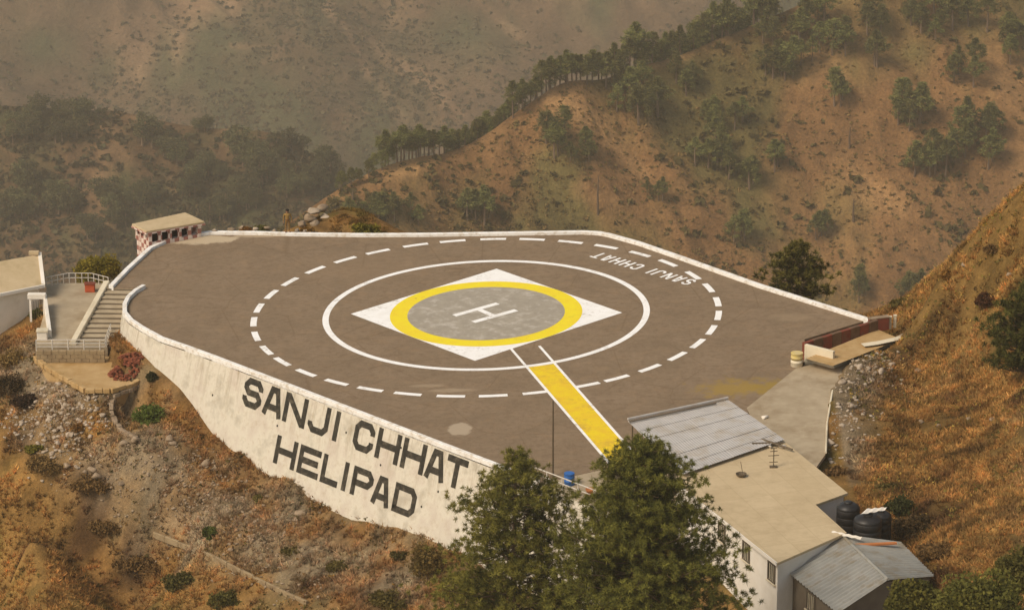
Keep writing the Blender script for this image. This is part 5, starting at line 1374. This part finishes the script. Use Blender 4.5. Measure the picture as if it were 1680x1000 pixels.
# trees of the hazy spur
def spur_proto(seed):
    r = np.random.default_rng(seed); t = thing('spur_tree', 'x', 'tree')
    MB().tube([(0, 0, -1), (.2, 0, 3), (0, .1, 6)], [.3, .22, .1], 5).build('trunk', mt_barkfar, t)
    n = 30; d = unit(n, r); C = d * (r.random((n, 1)) ** .4) * np.array([3.0, 3.0, 2.6]) + np.array([0, 0, 4.6])
    V, F, T = leaves(C, r.uniform(.8, 1.5, n), 40, .27, lerp_tint((.125, .118, .050), (.085, .083, .036), n, r), r)
    np_mesh('crown', V, F, mt_leaf, T, parent=t); return t
SP = [spur_proto(41 + i) for i in range(3)]; sfirst = [True] * 3
for (u, v, n, h, lb_) in [(75, 190, 5, 1.3, 'hazy tree in the clump on the left end of the spur top'), (145, 185, 5, 1.2, 'hazy tree in the clump on the spur top above the tan clearing'), (105, 220, 3, 1.3, 'hazy tree in the small clump left of the tan clearing'), (232, 232, 2, 1.7, 'lone round dark tree right of the tan clearing'), (272, 248, 5, 1.4, 'hazy tree in the clump at the middle of the spur'),
                          (60, 305, 5, 1.6, 'large hazy tree in the dark wood at the left of the spur'), (100, 335, 5, 1.4, 'hazy tree in the dark wood above the cream house'), (175, 322, 4, 1.3, 'hazy tree in the open patch above the stairs'), (240, 322, 5, 1.3, 'hazy tree in the clump above the shelter'), (305, 300, 4, 1.3, 'hazy tree in the clump above and right of the shelter'), (340, 282, 4, 1.3, 'hazy tree below the spur middle'),
                          (410, 252, 6, 1.5, 'hazy tree in the dark wood at the right of the spur top'), (445, 280, 6, 1.5, 'hazy tree in the dark wood above the standing person'), (482, 302, 5, 1.3, 'hazy tree in the wood right above the standing person'), (520, 292, 5, 1.2, 'hazy tree where the spur meets the ridge tip'), (548, 256, 5, 1.2, 'hazy tree at the far right end of the spur'), (400, 322, 5, 1.3, 'hazy tree low on the spur left of the standing person'),
                          (362, 342, 4, 1.3, 'hazy tree low on the spur above the far kerb'), (20, 345, 4, 1.5, 'hazy tree low at the left edge above the house'), (150, 375, 4, 1.4, 'hazy tree low on the spur behind the terrace'), (330, 206, 3, 1.0, 'small hazy tree on the spur skyline'), (200, 352, 4, 1.3, 'hazy tree low on the spur left of the shelter'), (25, 212, 3, 1.3, 'hazy tree at the left edge on the spur top'), (475, 242, 4, 1.2, 'hazy tree on the drop at the right of the spur skyline')]:
    for k in range(n):
        uu = u + random.uniform(-24, 24); vv = v + 12 + random.uniform(-12, 12); vv = max(vv, float(np.interp(uu, spur.cu, spur.cv)) + 3)
        P = spur.find(uu, vv); q = random.randrange(3); s_ = h * random.uniform(.75, 1.2)
        if sfirst[q]: o = SP[q]; sfirst[q] = False; o.location = P; o.scale = (s_,) * 3
        else: o = copy_tree(SP[q], P, random.uniform(0, 6.28), (s_ * random.uniform(.9, 1.3), s_, s_))
        tag(o, lb_, 'tree', lb_.replace('tree', 'trees', 1))
# scrub of the far slopes: one mass each
def scrub(name, S, n, ua, ub, ta, tb, smin, smax, cols, seed, thr, label, nsc, nl=6):
    r = np.random.default_rng(seed); u = r.uniform(ua, ub, n); t_ = r.uniform(ta, tb, n)
    P, g = S.point(u, t_)
    k = fbm(P[:, 0] / nsc, P[:, 2] / nsc, 4, seed) * .7 - g * .2 + r.normal(size=n) * .25 > thr
    P = P[k]; n = len(P); s_ = smin + (smax - smin) * r.random(n) ** 2.2
    tn = lerp_tint(cols[0], cols[1], n, r)
    d = unit(n * nl, r); d[:, 2] = np.abs(d[:, 2]) * .7
    ss = np.repeat(s_, nl)[:, None]; c = np.repeat(P, nl, 0) + d * ss * .6
    a = unit(n * nl, r); b = np.cross(a, unit(n * nl, r)); b /= np.linalg.norm(b, axis=1)[:, None] + 1e-9
    a = a * ss * .62; b = b * ss * .5
    V = np.stack([c - a, c + b, c + a, c - b], 1).reshape(-1, 3); kk = np.arange(n * nl)[:, None] * 4
    o = np_mesh(name, V, np.concatenate([kk, kk + 1, kk + 2, kk + 3], 1), mt_leaf, np.repeat(np.repeat(tn, nl, 0) * r.uniform(.7, 1.3, (n * nl, 1)), 4, 0)); tag(o, label, 'scrub', kind='stuff')
scrub('scrub', mount, 52000, -150, 1300, .08, .95, .5, 2.8, ((.085, .076, .038), (.125, .088, .047)), 911, -.02, 'hazy scrub covering the far mountainside', 70)
scrub('scrub', spur, 8000, -60, 640, 0.0, .8, .7, 3.0, ((.08, .076, .033), (.12, .085, .042)), 912, -.1, 'hazy scrub on the wooded spur', 40)
scrub('scrub', ridge, 21000, 440, 1760, .01, .95, .15, .9, ((.17, .12, .04), (.26, .155, .06)), 913, -.12, 'brown scrub on the ridge slope', 18)
scrub('scrub', ridge, 5000, 440, 1760, .02, .95, .5, 2.2, ((.17, .135, .045), (.14, .115, .038)), 914, .08, 'green scrub and saplings on the ridge slope', 30)
# ================================================================== PERSON ON THE FAR KERB
def person(P, face):
    t = thing('person', 'person in khaki clothes and a dark cap standing on the far white kerb', 'person', tuple(P)); ORIGIN[t.name] = np.zeros(3)
    J = {}; E_ = []; R_ = {}
    def j(n, p, r): J[n] = p; R_[n] = r
    j('pel', (0, 0, .95), .155); j('wai', (0, -.01, 1.10), .14); j('che', (0, -.015, 1.30), .165); j('sho', (0, 0, 1.43), .12); j('nek', (0, .0, 1.50), .062); j('hd0', (0, -.015, 1.57), .085); j('hd1', (0, -.02, 1.66), .105); j('hd2', (0, -.015, 1.74), .075)
    E_ += [('pel', 'wai'), ('wai', 'che'), ('che', 'sho'), ('sho', 'nek'), ('nek', 'hd0'), ('hd0', 'hd1'), ('hd1', 'hd2')]
    for s, q in ((-1, 'L'), (1, 'R')):
        j('s' + q, (s * .19, 0, 1.42), .075); j('e' + q, (s * .27, .03, 1.13), .052); j('w' + q, (s * .29, -.06, .88), .036); j('p' + q, (s * .29, -.085, .80), .034)
        E_ += [('sho', 's' + q), ('s' + q, 'e' + q), ('e' + q, 'w' + q), ('w' + q, 'p' + q)]
        for k in range(4):
            j('f%d' % k + q, (s * .285, -.06 - .018 * k, .765), .009); j('g%d' % k + q, (s * .275, -.062 - .019 * k, .725 + .006 * abs(k - 1.5)), .009); j('h%d' % k + q, (s * .262, -.064 - .018 * k, .695 + .01 * abs(k - 1.5)), .008)
            E_ += [('p' + q, 'f%d' % k + q), ('f%d' % k + q, 'g%d' % k + q), ('g%d' % k + q, 'h%d' % k + q)]
        j('t1' + q, (s * .262, -.115, .795), .010); j('t2' + q, (s * .25, -.135, .755), .009); E_ += [('p' + q, 't1' + q), ('t1' + q, 't2' + q)]
        j('h' + q, (s * .095, 0, .90), .10); j('k' + q, (s * .12, -.01, .50), .066); j('a' + q, (s * .13, .03, .09), .046); j('o' + q, (s * .14, -.06, .045), .045); j('u' + q, (s * .15, -.15, .035), .038)
        E_ += [('pel', 'h' + q), ('h' + q, 'k' + q), ('k' + q, 'a' + q), ('a' + q, 'o' + q), ('o' + q, 'u' + q)]
    names = list(J); me = bpy.data.meshes.new('body'); me.from_pydata([J[n] for n in names], [(names.index(a), names.index(b)) for a, b in E_], [])
    ob = bpy.data.objects.new('body', me); COL.objects.link(ob)
    sk = ob.modifiers.new('skin', 'SKIN'); ss = ob.modifiers.new('sub', 'SUBSURF'); ss.levels = 1; ss.render_levels = 1
    for i, n in enumerate(names): me.skin_vertices[0].data[i].radius = (R_[n], R_[n]); me.skin_vertices[0].data[i].use_root = (n == 'pel')
    dg = bpy.context.evaluated_depsgraph_get(); m2 = bpy.data.meshes.new_from_object(ob.evaluated_get(dg))
    bpy.data.objects.remove(ob); ob = bpy.data.objects.new('body', m2); COL.objects.link(ob)
    sk_m = M('skin', (.30, .16, .09)); kh = M('khaki_shirt', (.30, .185, .055), (.26, .155, .045), 9); tr_ = M('khaki_trousers', (.26, .15, .045), (.22, .125, .04), 9); shoe = M('brown_shoes', (.16, .06, .035))
    m2.materials.clear()
    for m in (sk_m, kh, tr_, shoe): m2.materials.append(m)
    for p in m2.polygons:
        c = p.center; p.use_smooth = True
        p.material_index = 3 if c.z < .10 else 0 if (c.z > 1.50 or (c.z < .90 and abs(c.x) > .215)) else 2 if c.z < .98 else 1
    ob.parent = t
    dark = M('dark_cap', (.015, .013, .012)); 
    MB().lathe((0, -.012, 1.70), [(.118, 0), (.122, .03), (.11, .08), (.075, .115), (.02, .125)], 14).build('cap', dark, t, True)
    MB().box((0, -.13, 1.715), (.16, .12, .014)).build('cap_peak', dark, t)
    f = MB(); f.box((-.036, -.118, 1.665), (.03, .015, .014)); f.box((.036, -.118, 1.665), (.03, .015, .014)); f.box((0, -.112, 1.595), (.05, .014, .012)); f.build('eyes_and_mouth', dark, t)
    MB().box((0, -.132, 1.635), (.026, .035, .045)).build('nose', sk_m, t, bevel=.008)
    f = MB(); f.box((-.108, 0, 1.645), (.02, .04, .06)); f.box((.108, 0, 1.645), (.02, .04, .06)); f.build('ears', sk_m, t)
    MB().lathe((0, 0, .985), [(.168, 0), (.172, .01), (.172, .045), (.168, .055)], 16).build('belt', shoe, t)
    t.rotation_euler = (0, 0, face); t.scale = (1.14, 1.1, 1.04); ORIGIN[t.name] = np.array(P, float)
person(pad(472, 380.6, .232), .25)
# ================================================================== HAZE
hm = bpy.data.materials.new('haze'); hm.use_nodes = True; t_ = hm.node_tree; t_.nodes.clear()
ou = N(t_, 'ShaderNodeOutputMaterial'); pv = N(t_, 'ShaderNodeVolumePrincipled')
pv.inputs['Color'].default_value = (.92, .85, .72, 1); pv.inputs['Density'].default_value = HAZE_DENSITY; pv.inputs['Anisotropy'].default_value = .1
t_.links.new(pv.outputs[0], ou.inputs['Volume'])
hb = MB(); hb.box((0, 700, (-765 + 106) / 2), (8000, 5800, 871)); hz_ = hb.build('haze', hm)
tag(hz_, 'thin warm haze filling the valley', 'haze', kind='stuff')
